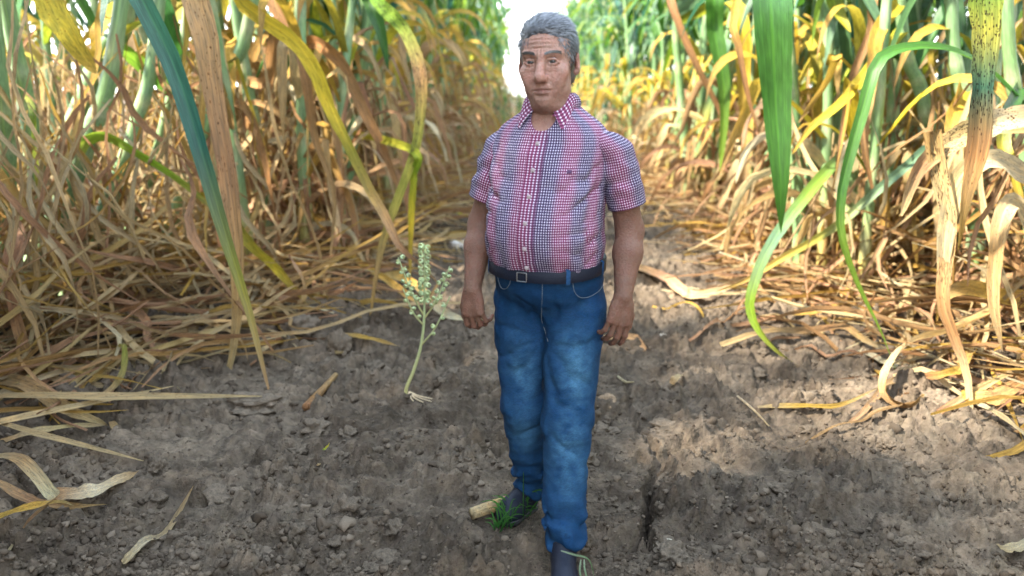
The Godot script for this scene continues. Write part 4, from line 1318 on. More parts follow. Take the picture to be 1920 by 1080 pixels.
func painted(k: int, p: Vector3) -> Color:
	if k == 1:
		var c := Color(0.355, 0.205, 0.155)
		var q := Vector3(absf(p.x), p.y, p.z)
		var nose := exp(-((p - Vector3(0, -0.04, 0.105)).length_squared()) / 0.0006)
		var cheek := exp(-((q - Vector3(0.045, -0.04, 0.07)).length_squared()) / 0.0008)
		c = c.lerp(Color(0.35, 0.155, 0.115), 0.5 * nose + 0.4 * cheek)
		var lip := exp(-pow((p.y + 0.0775) / 0.0065, 2.0)) * exp(-pow(p.x / 0.021, 4.0)) * (1.0 if p.z > 0.07 else 0.0)
		c = c.lerp(Color(0.20, 0.075, 0.065), 0.8 * lip)
		var stubble := smoothstep(-0.05, -0.09, p.y) * smoothstep(0.0, 0.04, p.z) * (0.5 + 0.5 * n_fine.get_noise_3d(p.x * 150.0, p.y * 150.0, p.z * 150.0))
		c = c.lerp(Color(0.22, 0.155, 0.13), 0.35 * stubble)
		var ear := exp(-((q - Vector3(0.083, -0.01, -0.01)).length_squared()) / 0.0008)
		c = c.lerp(Color(0.32, 0.14, 0.105), 0.5 * ear)
		var f := 1.0 + 0.16 * n_fine.get_noise_3d(p.x * 26.0, p.y * 26.0, p.z * 26.0)
		return c * f
	if k == 2:
		var f := 1.0 + 0.18 * n_fine.get_noise_3d(p.x * 18.0, p.y * 18.0, p.z * 18.0)
		var c := Color(0.175, 0.092, 0.063)
		if p.y > 1.38:
			c = Color(0.31, 0.168, 0.125)
		return c * f
	if k == 3:
		# worn, bleached denim on thighs and knees, patchy
		var c := Color(0.010, 0.045, 0.115)
		var w := 0.0
		w += 0.75 * exp(-((p - Vector3(0.07, 0.66, 0.16)) / Vector3(0.055, 0.13, 0.10)).length_squared())
		w += 0.75 * exp(-((p - Vector3(0.055, 0.40, 0.18)) / Vector3(0.05, 0.13, 0.09)).length_squared())
		w += 0.6 * exp(-((p - Vector3(-0.09, 0.62, 0.06)) / Vector3(0.05, 0.12, 0.09)).length_squared())
		w += 0.5 * exp(-((p - Vector3(-0.08, 0.36, 0.02)) / Vector3(0.05, 0.10, 0.08)).length_squared())
		w *= clampf(0.65 + 0.8 * n_low.get_noise_3d(p.x * 7.0, p.y * 3.0, p.z * 7.0) + 0.5 * n_fine.get_noise_3d(p.x * 22.0, p.y * 40.0, p.z * 22.0), 0.0, 1.4)
		w += 0.12 * maxf(0.0, n_fine.get_noise_3d(p.x * 9.0, p.y * 26.0, p.z * 9.0))
		c = c.lerp(Color(0.09, 0.225, 0.34), clampf(w, 0.0, 1.0))
		return c
	if k == 5:
		var f := 0.75 + 0.8 * n_fine.get_noise_3d(p.x * 40.0, p.y * 20.0, p.z * 90.0)
		return Color(0.07, 0.07, 0.077) * clampf(f, 0.4, 1.5)
	return Color.WHITE

func ridge(x: float) -> float:
	var s := sin(x)
	return s * absf(s) * 0.6 + s * 0.4

func crease(x: float) -> float:
	return 1.9 * pow(1.0 - absf(sin(x * 0.5)), 1.7) - 0.55

func bent(k: int, p: Vector3) -> float:
	if k == 1:   # jeans folds
		var d := 0.0
		var nz := n_low.get_noise_3d(p.x * 5.0, p.y * 5.0, p.z * 5.0)
		var left := p.x > -0.015
		# stacked folds over the shoe
		var hem := smoothstep(0.33, 0.13, p.y)
		var ang := p.x * (26.0 if left else 20.0)
		d += 0.0125 * hem * ridge(p.y * 62.0 + ang + nz * 5.0 + (0.0 if left else 2.0))
		# behind and over the knee
		var knee := exp(-pow((p.y - 0.44) / 0.10, 2.0))
		d += 0.0045 * knee * crease(p.y * 55.0 + (p.x * 45.0 if left else -p.x * 40.0) + nz * 4.0)
		# drag lines from the crotch
		var cr := Vector2(p.x - (-0.02), p.y - 0.735)
		var rr := cr.length()
		var a := atan2(cr.y, cr.x)
		d += 0.0055 * exp(-pow((rr - 0.12) / 0.09, 2.0)) * crease(a * 9.0 + nz * 4.0)
		var shallow := smoothstep(0.95, 0.85, p.y)
		d += 0.008 * shallow * n_low.get_noise_3d(p.x * 9.0 + 5.0, p.y * 6.0, p.z * 9.0)
		d += 0.0032 * n_low.get_noise_3d(p.x * 24.0 + 5.0, p.y * 17.0, p.z * 24.0)
		return d
	if k == 2:   # hair tufts
		return 0.0022 * n_fine.get_noise_3d(p.x * 22.0, p.y * 22.0, p.z * 14.0) + 0.0016 * n_fine.get_noise_3d(p.x * 120.0, p.y * 60.0, p.z * 40.0)
	if k == 3:   # forehead creases, crow's feet, small unevenness
		var d := 0.0
		if p.z > 0.05 and p.y > 0.03 and p.y < 0.066:
			d += 0.0012 * sin(p.y * 560.0 + p.x * p.x * 900.0) * smoothstep(0.05, 0.02, absf(p.x))
		if p.z > 0.08 and p.y > 0.008 and p.y < 0.036 and absf(p.x) < 0.011:
			d += 0.0014 * cos(p.x * 620.0)
		d += 0.0008 * n_fine.get_noise_3d(p.x * 55.0, p.y * 55.0, p.z * 55.0)
		return d
	return 0.0

func hand_prims(elbow: Vector3, wrist: Vector3, down: Vector3, back: Vector3, thumb: float, curl: float) -> Array[Prim]:
	var d := down.normalized()
	var n := (back - d * back.dot(d)).normalized()
	var s := d.cross(n).normalized() * thumb   # towards the thumb
	var ps: Array[Prim] = []
	var turn := Basis(s, -d, n).orthonormalized()
	ps.push_back(cone(wrist.lerp(elbow, 0.30), wrist, 0.0325, 0.0265, 0.015))
	ps.push_back(egg(wrist + d * 0.045, Vector3(0.037, 0.048, 0.0165), 0.022, false, turn))
	ps.push_back(cone(wrist + d * 0.03 + s * 0.014, wrist + d * 0.083 + s * 0.024, 0.017, 0.0135, 0.012))
	ps.push_back(cone(wrist + d * 0.03 - s * 0.014, wrist + d * 0.078 - s * 0.024, 0.016, 0.0125, 0.012))
	var off := [0.030, 0.0105, -0.0095, -0.0285]
	var len_ := [0.044, 0.048, 0.045, 0.036]
	for i in 4:
		var p: Vector3 = wrist + d * (0.086 - 0.004 * absf(i - 1.2)) + s * off[i] - n * 0.001
		var dir := (d + s * (0.10 - 0.07 * i)).normalized()
		var r: float = [0.0100, 0.0102, 0.0098, 0.0086][i]
		var L: float = len_[i]
		ps.push_back(cone(p - dir * 0.03, p, 0.0085, r * 1.08, 0.006))
		for seg in 3:
			var axis_ := s
			dir = dir.rotated(axis_, -curl * [0.55, 0.85, 0.6][seg] * (1.0 + 0.13 * i) * (1.0 if thumb > 0 else -1.0) * (1.0 if axis_.cross(d).dot(n) > 0 else -1.0) * (1.0 if thumb > 0 else -1.0))
			var q: Vector3 = p + dir * L * [1.0, 0.68, 0.52][seg]
			ps.push_back(cone(p, q, r * (1.0 - 0.08 * seg), r * (0.92 - 0.08 * seg), 0.004))
			p = q
	var t0 := wrist + d * 0.022 + s * 0.020 - n * 0.006
	var t1 := t0 + d * 0.040 + s * 0.022 - n * 0.010
	var t2 := t1 + d * 0.034 + s * 0.004 - n * 0.010
	var t3 := t2 + d * 0.025 - s * 0.006 - n * 0.006
	ps.push_back(cone(t0, t1, 0.0165, 0.0125, 0.012))
	ps.push_back(cone(t1, t2, 0.0122, 0.0106, 0.005))
	ps.push_back(cone(t2, t3, 0.0106, 0.0080, 0.004))
	return ps

func bounds(ps: Array[Prim], pad: float) -> AABB:
	var lo := Vector3.ONE * 1e9
	var hi := -lo
	for q in ps:
		if q.cut:
			continue
		lo = lo.min(q.mid - Vector3.ONE * q.reach)
		hi = hi.max(q.mid + Vector3.ONE * q.reach)
	return AABB(lo - Vector3.ONE * pad, hi - lo + Vector3.ONE * pad * 2.0)

func tight(ps: Array[Prim], pad: float) -> AABB:
	var lo := Vector3.ONE * 1e9
	var hi := -lo
	for q in ps:
		if q.cut:
			continue
		if q.round_cone:
			lo = lo.min((q.a - Vector3.ONE * q.ra).min(q.b - Vector3.ONE * q.rb))
			hi = hi.max((q.a + Vector3.ONE * q.ra).max(q.b + Vector3.ONE * q.rb))
		else:
			lo = lo.min(q.a - Vector3.ONE * q.reach)
			hi = hi.max(q.a + Vector3.ONE * q.reach)
	return AABB(lo - Vector3.ONE * pad, hi - lo + Vector3.ONE * pad * 2.0)

func head_prims() -> Array[Prim]:
	var ps: Array[Prim] = []
	ps.push_back(egg(Vector3(0, 0.034, -0.022), Vector3(0.075, 0.086, 0.096), 0.02))
	ps.push_back(egg(Vector3(0, 0.042, 0.030), Vector3(0.063, 0.056, 0.056), 0.03))
	ps.push_back(egg(Vector3(0, -0.035, 0.029), Vector3(0.059, 0.085, 0.060), 0.03))
	ps.push_back(egg(Vector3(0, -0.083, 0.030), Vector3(0.048, 0.040, 0.053), 0.03))
	for s in [-1.0, 1.0]:
		ps.push_back(egg(Vector3(0.037 * s, -0.070, 0.020), Vector3(0.023, 0.034, 0.036), 0.02))
		ps.push_back(egg(Vector3(0.046 * s, -0.030, 0.058), Vector3(0.023, 0.021, 0.022), 0.02))
		ps.push_back(egg(Vector3(0.034 * s, -0.055, 0.068), Vector3(0.020, 0.022, 0.016), 0.02))
		ps.push_back(cone(Vector3(0.010 * s, 0.018, 0.086), Vector3(0.046 * s, 0.021, 0.068), 0.0095, 0.0085, 0.014))
	ps.push_back(egg(Vector3(0, -0.111, 0.069), Vector3(0.023, 0.018, 0.020), 0.02))
	ps.push_back(egg(Vector3(0, -0.078, 0.070), Vector3(0.034, 0.026, 0.022), 0.02))
	ps.push_back(egg(Vector3(0, -0.125, 0.020), Vector3(0.046, 0.026, 0.042), 0.025))
	for s in [-1.0, 1.0]:
		ps.push_back(egg(Vector3(0.031 * s, -0.0015, 0.097), Vector3(0.019, 0.0125, 0.021), 0.012, true))
	ps.push_back(cone(Vector3(0, 0.010, 0.083), Vector3(0, -0.036, 0.107), 0.0090, 0.0130, 0.012))
	ps.push_back(egg(Vector3(0, -0.044, 0.109), Vector3(0.0135, 0.0130, 0.0140), 0.01))
	for s in [-1.0, 1.0]:
		ps.push_back(egg(Vector3(0.0135 * s, -0.0475, 0.096), Vector3(0.0090, 0.0090, 0.0125), 0.008))
		ps.push_back(egg(Vector3(0.0075 * s, -0.0555, 0.104), Vector3(0.0038, 0.003, 0.005), 0.003, true))
		# lids
		var e := Vector3(0.031 * s, -0.0015, 0.0835)
		var up := [Vector3(-0.0165, -0.0005, -0.006), Vector3(-0.009, 0.0062, 0.0), Vector3(0, 0.0076, 0.0018), Vector3(0.009, 0.0058, 0.0), Vector3(0.0165, -0.0015, -0.006)]
		var dn := [Vector3(-0.0165, -0.0005, -0.006), Vector3(-0.009, -0.0052, -0.001), Vector3(0, -0.0064, 0.0008), Vector3(0.009, -0.0052, -0.001), Vector3(0.0165, -0.0015, -0.006)]
		for i in 4:
			ps.push_back(cone(e + up[i], e + up[i + 1], 0.0027, 0.0027, 0.003))
			ps.push_back(cone(e + dn[i], e + dn[i + 1], 0.0027, 0.0027, 0.004))
		ps.push_back(egg(e + Vector3(0, -0.017, -0.004), Vector3(0.015, 0.005, 0.006), 0.008))
	# lips
	ps.push_back(cone(Vector3(-0.021, -0.0745, 0.0845), Vector3(0, -0.0725, 0.0935), 0.0032, 0.0052, 0.006))
	ps.push_back(cone(Vector3(0.021, -0.0745, 0.0845), Vector3(0, -0.0725, 0.0935), 0.0032, 0.0052, 0.006))
	ps.push_back(cone(Vector3(-0.019, -0.0820, 0.0835), Vector3(0, -0.0835, 0.0920), 0.0035, 0.0062, 0.006))
	ps.push_back(cone(Vector3(0.019, -0.0820, 0.0835), Vector3(0, -0.0835, 0.0920), 0.0035, 0.0062, 0.006))
	for s in [-1.0, 1.0]:
		ps.push_back(cone(Vector3(0.026 * s, -0.0785, 0.086), Vector3(0, -0.0775, 0.1005), 0.0026, 0.0030, 0.003, true))
		ps.push_back(cone(Vector3(0.021 * s, -0.048, 0.0975), Vector3(0.036 * s, -0.078, 0.0865), 0.0038, 0.0034, 0.009, true))
		ps.push_back(cone(Vector3(0.031 * s, -0.086, 0.0855), Vector3(0.033 * s, -0.104, 0.076), 0.0025, 0.0015, 0.009, true))
	ps.push_back(cone(Vector3(-0.014, -0.0945, 0.0905), Vector3(0.014, -0.0945, 0.0905), 0.003, 0.003, 0.010, true))
	# ears
	for s in [-1.0, 1.0]:
		var tilt := Basis(Vector3.UP, 0.35 * s) * Basis(Vector3.RIGHT, -0.2)
		ps.push_back(egg(Vector3(0.080 * s, -0.008, -0.014), Vector3(0.008, 0.032, 0.019), 0.006, false, tilt))
		ps.push_back(egg(Vector3(0.077 * s, -0.034, -0.006), Vector3(0.007, 0.010, 0.009), 0.006, false, tilt))
		ps.push_back(egg(Vector3(0.0885 * s, -0.006, -0.006), Vector3(0.006, 0.017, 0.009), 0.005, true, tilt))
	# neck
	ps.push_back(cone(Vector3(0, -0.06, -0.030), Vector3(0, -0.19, -0.034), 0.054, 0.060, 0.03))
	return ps

func hair_prims() -> Array[Prim]:
	var ps: Array[Prim] = []
	ps.push_back(egg(Vector3(0, 0.040, -0.020), Vector3(0.0805, 0.0905, 0.1015), 0.02))
	ps.push_back(egg(Vector3(0, 0.083, 0.028), Vector3(0.058, 0.037, 0.050), 0.03))
	ps.push_back(egg(Vector3(0, -0.040, -0.065), Vector3(0.064, 0.055, 0.052), 0.03))
	ps.push_back(egg(Vector3(0, -0.02, 0.125), Vector3(0.0735, 0.104, 0.105), 0.012, true))
	ps.push_back(egg(Vector3(0, -0.17, 0.06), Vector3(0.2, 0.135, 0.105), 0.012, true))
	for s in [-1.0, 1.0]:
		ps.push_back(egg(Vector3(0.086 * s, -0.015, -0.012), Vector3(0.020, 0.034, 0.022), 0.008, true))
	return ps

# shirt body: half width, half depth and forward shift against height
var shirt_secs := [
	[0.90, 0.155, 0.128, 0.005], [0.95, 0.164, 0.140, 0.012], [0.985, 0.173, 0.155, 0.024], [1.03, 0.178, 0.167, 0.034], [1.09, 0.179, 0.173, 0.038], [1.15, 0.178, 0.166, 0.032],
	[1.22, 0.178, 0.149, 0.018], [1.28, 0.180, 0.137, 0.008], [1.32, 0.182, 0.127, 0.000], [1.35, 0.182, 0.117, -0.008], [1.38, 0.172, 0.105, -0.013],
	[1.408, 0.146, 0.092, -0.018], [1.436, 0.105, 0.079, -0.020], [1.460, 0.074, 0.070, -0.022], [1.485, 0.066, 0.066, -0.022]]

func shirt_at(u: float, y: float, fold := 1.0) -> Vector3:
	var i := 0
	while i < shirt_secs.size() - 2 and y > shirt_secs[i + 1][0]:
		i += 1
	var t: float = clampf((y - shirt_secs[i][0]) / (shirt_secs[i + 1][0] - shirt_secs[i][0]), 0.0, 1.0)
	var v := [0.0, 0.0, 0.0]
	for k in 3:
		var p1: float = shirt_secs[i][k + 1]
		var p2: float = shirt_secs[i + 1][k + 1]
		var p0: float = shirt_secs[maxi(i - 1, 0)][k + 1]
		var p3: float = shirt_secs[mini(i + 2, shirt_secs.size() - 1)][k + 1]
		v[k] = cubic_interpolate(p1, p2, p0, p3, t)
	var su := sin(u)
	var cu := cos(u)
	var x: float = v[0] * signf(su) * pow(absf(su), 0.86)
	var z: float = v[1] * signf(cu) * pow(absf(cu), 0.92)
	var n := Vector3(su / v[0], 0, cu / v[1]).normalized()
	var d := 0.0
	var nz := n_low.get_noise_2d(u * 2.2, y * 5.0)
	d += 0.006 * n_low.get_noise_2d(u * 2.6 + 30.0, y * 7.0)
	d += 0.0035 * n_low.get_noise_2d(u * 6.0 + 90.0, y * 11.0 + u * 5.0)
	# drag folds running from the armpits to the belly
	for s in [-1.0, 1.0]:
		var w: float = exp(-pow((u * s - 0.95) / 0.50, 2.0)) * exp(-pow((y - 1.215) / 0.075, 2.0))
		d -= 0.0095 * w * crease((y - 1.2) * 85.0 - (u * s - 0.9) * 5.5 + nz * 3.0 + s)
		var w2: float = exp(-pow((u * s - 1.15) / 0.5, 2.0)) * exp(-pow((y - 1.06) / 0.07, 2.0))
		d -= 0.0065 * w2 * crease((y - 1.06) * 95.0 + (u * s) * 3.0 + nz * 4.0)
	# gathers over the belt
	d += 0.006 * smoothstep(1.05, 0.98, y) * ridge(u * 17.0 + nz * 5.0)
	# shallow fold at the placket and across the chest
	d += 0.004 * exp(-pow((y - 1.29) / 0.05, 2.0)) * ridge(u * 5.0 + y * 30.0)
	return Vector3(x, y, z + v[2]) + n * d * fold

func shirt_drop(u: float) -> float:
	return 0.092 * exp(-pow(u / 0.36, 2.0))

func make_person() -> void:
	var who := Node3D.new()
	who.name = unique("person")
	add_child(who)
	who.position = ROOT
	tag(who, "person in checked short sleeved shirt and blue jeans standing on bare soil", "person")

	# body: one continuous skin surface; head and hands on finer grids
	var skin := Sheet.new()
	var hp := head_prims()
	var hb := AABB(Vector3(-0.098, -0.150, -0.125), Vector3(0.196, 0.275, 0.255))
	surface_nets(hp, hb.position, hb.end, 0.0029, skin, 1, 3, head_tf)
	var body: Array[Prim] = []
	var nb := head_tf * Vector3(0, -0.09, -0.030)
	body.push_back(cone(nb, Vector3(-0.012, 1.40, -0.012), 0.0565, 0.066, 0.03))
	body.push_back(egg(torso_tf * Vector3(0, 1.33, -0.005), Vector3(0.145, 0.095, 0.10), 0.04, false, torso_tf.basis))
	body.push_back(egg(torso_tf * Vector3(0, 1.12, 0.02), Vector3(0.165, 0.20, 0.14), 0.05, false, torso_tf.basis))
	body.push_back(egg(torso_tf * Vector3(0, 0.92, -0.01), Vector3(0.12, 0.09, 0.085), 0.05, false, torso_tf.basis))
	for s in 2:
		var sh := j_sh_r if s == 0 else j_sh_l
		var el := j_el_r if s == 0 else j_el_l
		var wr := j_wr_r if s == 0 else j_wr_l
		body.push_back(cone(sh, el, 0.048, 0.041, 0.03))
		body.push_back(cone(el, el.lerp(wr, 0.35), 0.041, 0.0435, 0.02))
		body.push_back(cone(el.lerp(wr, 0.35), wr, 0.0435, 0.0275, 0.02))
		body.push_back(cone(j_hip_r if s == 0 else j_hip_l, j_knee_r if s == 0 else j_knee_l, 0.055, 0.038, 0.02))
		body.push_back(cone(j_knee_r if s == 0 else j_knee_l, j_ankle_r if s == 0 else j_ankle_l, 0.038, 0.030, 0.02))
	var bb := tight(body, 0.02)
	surface_nets(body, bb.position, bb.end, 0.0095, skin, 2)
	var hr := hand_prims(j_el_r, j_wr_r, Vector3(0.03, -1.0, 0.12), Vector3(-0.45, 0.1, 1.0), 1.0, 0.8)
	var box := tight(hr, 0.006)
	surface_nets(hr, box.position, box.end, 0.0032, skin, 2)
	var hl := hand_prims(j_el_l, j_wr_l, Vector3(-0.16, -1.0, 0.10), Vector3(0.25, 0.1, 1.0), -1.0, 0.50)
	box = tight(hl, 0.006)
	surface_nets(hl, box.position, box.end, 0.0032, skin, 2)
	shape("body", skin.done(), mats.skin, who)

	# eyes
	for s in [-1.0, 1.0]:
		var eye := Sheet.new()
		var c := Vector3(0.031 * s, -0.0012, 0.0742)
		var gaze := (head_tf.basis.inverse() * Vector3(-0.10, -0.03, 1.0)).normalized()
		var ax := Vector3.UP.cross(gaze).normalized()
		var ay := gaze.cross(ax)
		var prev := -1
		for i in 15:
			var a := PI * 0.5 * i / 14.0
			var first := eye.v.size()
			var col := Color(0.42, 0.37, 0.35)
			if i < 4:
				col = Color(0.004, 0.004, 0.004)
			elif i < 7:
				col = Color(0.055, 0.055, 0.05)
			elif i == 7:
				col = Color(0.02, 0.02, 0.02)
			for j in 17:
				var b := TAU * j / 16.0
				var q := c + (gaze * cos(a) + (ax * cos(b) + ay * sin(b)) * sin(a)) * 0.0122
				eye.put(head_tf * q, Vector2(j / 16.0, i / 14.0), col)
			if prev >= 0:
				for j in 16:
					eye.quad(prev + j, prev + j + 1, first + j + 1, first + j)
			prev = first
		shape("eye", eye.done(), mats.eye, who)

	# hair: a cap and loose strands, brows
	var hair := Sheet.new()
	var hq := hair_prims()
	surface_nets(hq, Vector3(-0.10, -0.115, -0.14), Vector3(0.10, 0.15, 0.10), 0.0034, hair, 5, 2, head_tf)
	rng.seed = 404
	var strands := 0
	var cap_n := hair.v.size()
	var inv := head_tf.affine_inverse()
	while strands < 5200:
		strands += 1
		var p := hair.v[rng.randi() % cap_n]
		var q := inv * p
		var out := (q - Vector3(0, 0.03, -0.02)).normalized()
		var comb := Vector3(0.55, -0.25, -0.9) if q.y > 0.07 else Vector3(0.1 * signf(q.x), -0.8, -0.5)
		comb += Vector3(rng.randf_range(-0.35, 0.35), rng.randf_range(-0.3, 0.3), rng.randf_range(-0.3, 0.3))
		comb = (comb - out * comb.dot(out)).normalized()
		var L := rng.randf_range(0.014, 0.036)
		var side := comb.cross(out) * rng.randf_range(0.0006, 0.0013)
		var g := rng.randf_range(0.06, 0.50)
		g = g * g * 0.62 + 0.018
		if q.y < 0.03 or q.x < -0.04:
			g *= 1.3
		var col := Color(g, g, g * 1.04)
		var a0 := q - out * 0.002
		var a1 := q + comb * L * 0.5 + out * rng.randf_range(0.0, 0.002)
		var a2 := q + comb * L + out * rng.randf_range(-0.003, 0.002)
		var i0 := hair.put(head_tf * (a0 - side), Vector2.ZERO, col)
		hair.put(head_tf * (a0 + side), Vector2.ZERO, col)
		hair.put(head_tf * (a1 - side), Vector2.ZERO, col)
		hair.put(head_tf * (a1 + side), Vector2.ZERO, col)
		hair.put(head_tf * a2, Vector2.ZERO, col)
		hair.quad(i0, i0 + 1, i0 + 3, i0 + 2)
		hair.tri(i0 + 2, i0 + 3, i0 + 4)
	shape("hair", hair.done(), mats.strand, who)
	for s in [-1.0, 1.0]:
		var brow := Sheet.new()
		for i in 200:
			var t := rng.randf()
			var x := lerpf(0.012, 0.050, t)
			var y := 0.0195 + 0.006 * sin(t * 2.4) + rng.randf_range(-0.003, 0.003)
			var z := lerpf(0.0965, 0.0755, t * t) + rng.randf_range(-0.001, 0.0015)
			var q := Vector3(x * s, y, z)
			var dirb := Vector3(s, lerpf(0.7, -0.3, t) + rng.randf_range(-0.4, 0.4), -0.5).normalized()
			var sd := dirb.cross(Vector3(0, 0, 1)).normalized() * 0.0009
			var g := rng.randf_range(0.02, 0.09)
			var i0 := brow.put(head_tf * (q - sd), Vector2.ZERO, Color(g, g * 0.92, g * 0.85))
			brow.put(head_tf * (q + sd), Vector2.ZERO, Color(g, g * 0.92, g * 0.85))
			brow.put(head_tf * (q + dirb * 0.008), Vector2.ZERO, Color(g, g * 0.92, g * 0.85))
			brow.tri(i0, i0 + 1, i0 + 2)
		shape("eyebrow", brow.done(), mats.strand, who)

	make_shirt(who)
	make_jeans(who)
	make_shoes(who)

func make_shirt(who: Node3D) -> void:
	var s := Sheet.new()
	var nu := 120
	var nv := 104
	for j in nv + 1:
		var v := float(j) / nv
		for i in nu + 1:
			var u := -PI + TAU * i / nu
			var y := lerpf(0.983, 1.478, v)
			y -= shirt_drop(u) * smoothstep(0.72, 1.0, v)
			s.put(torso_tf * shirt_at(u, y), Vector2(u * 0.19 / 0.120 + 0.14, y / 0.0150), Color.WHITE)
	for j in nv:
		for i in nu:
			var a := j * (nu + 1) + i
			s.quad(a, a + 1, a + nu + 2, a + nu + 1)
	var shirt := shape("shirt", s.done(), mats.shirt, who)

	# sleeves: cloth tubes with a turned hem
	for k in 2:
		var sh := j_sh_r if k == 0 else j_sh_l
		var el := j_el_r if k == 0 else j_el_l
		var sgn := -1.0 if k == 0 else 1.0
		var hem := sh.lerp(el, 0.70) + Vector3(0.006 * sgn, 0, 0.004)
		var top := sh + Vector3(-0.035 * sgn, 0.020, 0)
		var q := Sheet.new()
		var d := (hem - sh).normalized()
		var sx := d.cross(Vector3(0, 0, 1)).normalized()
		var sz := sx.cross(d).normalized()
		var prev := -1
		var rings := 34
		for j in rings + 1:
			var t := float(j) / rings
			var c: Vector3
			var r: float
			if t < 0.3:
				var a := minf(t / 0.3 + 0.02, 1.0) * PI * 0.5
				c = sh - d * 0.034 * cos(a) + (top - sh) * cos(a) * 1.0
				r = 0.060 * sin(a)
			elif t < 0.93:
				var a := (t - 0.3) / 0.63
				c = sh.lerp(hem, a)
				r = lerpf(0.060, 0.061, a) + 0.003 * sin(a * PI)
			else:
				var a := (t - 0.93) / 0.07
				c = hem.lerp(hem - d * 0.03, a)
				r = lerpf(0.061, 0.0555, minf(a * 3.0, 1.0))
			var first := q.v.size()
			for i in 41:
				var an := TAU * i / 40.0
				var nz := n_low.get_noise_3d(an * 1.2 + k * 9.0, t * 4.0, sin(an) * 0.6)
				var f := 0.006 * ridge(t * 26.0 + sin(an) * 2.5 + nz * 3.0) * smoothstep(0.30, 0.45, t) * smoothstep(0.95, 0.7, t) * (0.55 + 0.45 * sin(an * 1.0 + 1.0)) + 0.0035 * nz
				var rr := r + f
				var off := sx * cos(an) * rr * 0.94 + sz * sin(an) * rr * 1.05
				# the hem falls lower on the outside
				var slant := -d * 0.0 + Vector3(0, -1, 0) * 0.0
				q.put(c + off + slant, Vector2(an * 0.061 / 0.120 + 0.3, (sh - c).dot(d) / 0.0150), Color.WHITE)
			if prev >= 0:
				for i in 40:
					q.quad(prev + i, prev + i + 1, first + i + 1, first + i)
			prev = first
		shape("sleeve", q.done(), mats.shirt, shirt)

	# placket with buttons down the front
	var pl := Sheet.new()
	var rows := 60
	for j in rows + 1:
		var y := lerpf(0.985, 1.378, float(j) / rows)
		for i in 5:
			var x := [-0.018, -0.0175, 0.0, 0.0175, 0.018][i] as float
			var lift := [-0.001, 0.0035, 0.004, 0.0035, -0.001][i] as float
			var p := shirt_at(x / 0.17, y)
			var n := (p - Vector3(0, y, -0.05)).normalized()
			pl.put(torso_tf * (p + n * lift), Vector2(x / 0.120 + 0.14, y / 0.0150), Color.WHITE)
	for j in rows:
		for i in 4:
			var a := j * 5 + i
			pl.quad(a, a + 1, a + 6, a + 5)
	shape("placket", pl.done(), mats.shirt, shirt)
	for y in [1.352, 1.279, 1.206, 1.133, 1.060, 1.000]:
		var b := Sheet.new()
		var p := shirt_at(0.0, y)
		var pts := [torso_tf * (p + Vector3(0, 0, 0.004)), torso_tf * (p + Vector3(0, 0, 0.0075))]
		tube(b, pts, [0.0068, 0.0058], [[0.0, Color.WHITE]], 12, 2)
		shape("button", b.done(), mats.button, shirt)
	var em := Sheet.new()
	for j in 2:
		for i in 3:
			var p := shirt_at(0.50 + 0.045 * i, 1.272 + 0.010 * j)
			em.put(torso_tf * (p + Vector3(0.002, 0, 0.0035)), Vector2.ZERO, Color.WHITE)
	for i in 2:
		em.quad(i, i + 1, i + 4, i + 3)
	shape("chest_emblem", em.done(), mats.emblem, shirt)

	# collar: a stand round the neck and a fall with two points
	var stand := Sheet.new()
	var fall := Sheet.new()
	var cols := 48
	var neck := Vector3(-0.004, 0, -0.020)
	for i in cols + 1:
		var t := float(i) / cols * 2.0 - 1.0        # -1 .. 1, 0 at the back
		var ang := PI + t * (PI - 0.30)
		var front := smoothstep(0.62, 1.0, absf(t))
		var dirc := Vector3(sin(ang), 0, cos(ang))
		var ytop := lerpf(1.497, 1.455, pow(front, 1.1))
		var rtop := lerpf(0.0665, 0.072, front)
		var topp := neck + dirc * rtop + Vector3(0, ytop, 0)
		var yb := lerpf(1.448, 1.392, pow(front, 1.4))
		var rb := lerpf(0.084, 0.122, pow(front, 1.3))
		var side_ang := ang - signf(t) * 0.26 * front
		var botp := neck + Vector3(sin(side_ang), 0, cos(side_ang)) * rb + Vector3(0, yb, 0)
		for j in 6:
			var v := j / 5.0
			var p := topp.lerp(botp, v) + dirc * 0.010 * sin(v * PI)
			if j == 0:
				p -= Vector3(0, 0.003, 0)
			fall.put(torso_tf * p, Vector2(t * 1.19, v * 0.055 / 0.0150), Color.WHITE)
		for j in 3:
			var v := j / 2.0
			var low := neck + dirc * lerpf(0.068, 0.086, front) + Vector3(0, lerpf(1.44, 1.385, front), 0)
			var p := (topp - dirc * 0.003 + Vector3(0, -0.004, 0)).lerp(low, v)
			stand.put(torso_tf * p, Vector2(t, v), Color.WHITE)
	for i in cols:
		for j in 5:
			var a := i * 6 + j
			fall.quad(a, a + 6, a + 7, a + 1)
		for j in 2:
			var a := i * 3 + j
			stand.quad(a, a + 1, a + 4, a + 3)
	var col := shape("collar", fall.done(), mats.shirt, shirt)
	shape("collar_stand", stand.done(), mats.lining, col)

func on_front(ps: Array[Prim], x: float, y: float) -> Vector3:
	var z := 0.35
	for i in 90:
		var p := Vector3(x, y, z)
		var d := field(ps, p)
		d += bent(1, p) if absf(d) < 0.04 else 0.0
		if d < 0.0006:
			break
		z -= maxf(d * 0.6, 0.0008)
		if z < -0.3:
			break
	return Vector3(x, y, z)

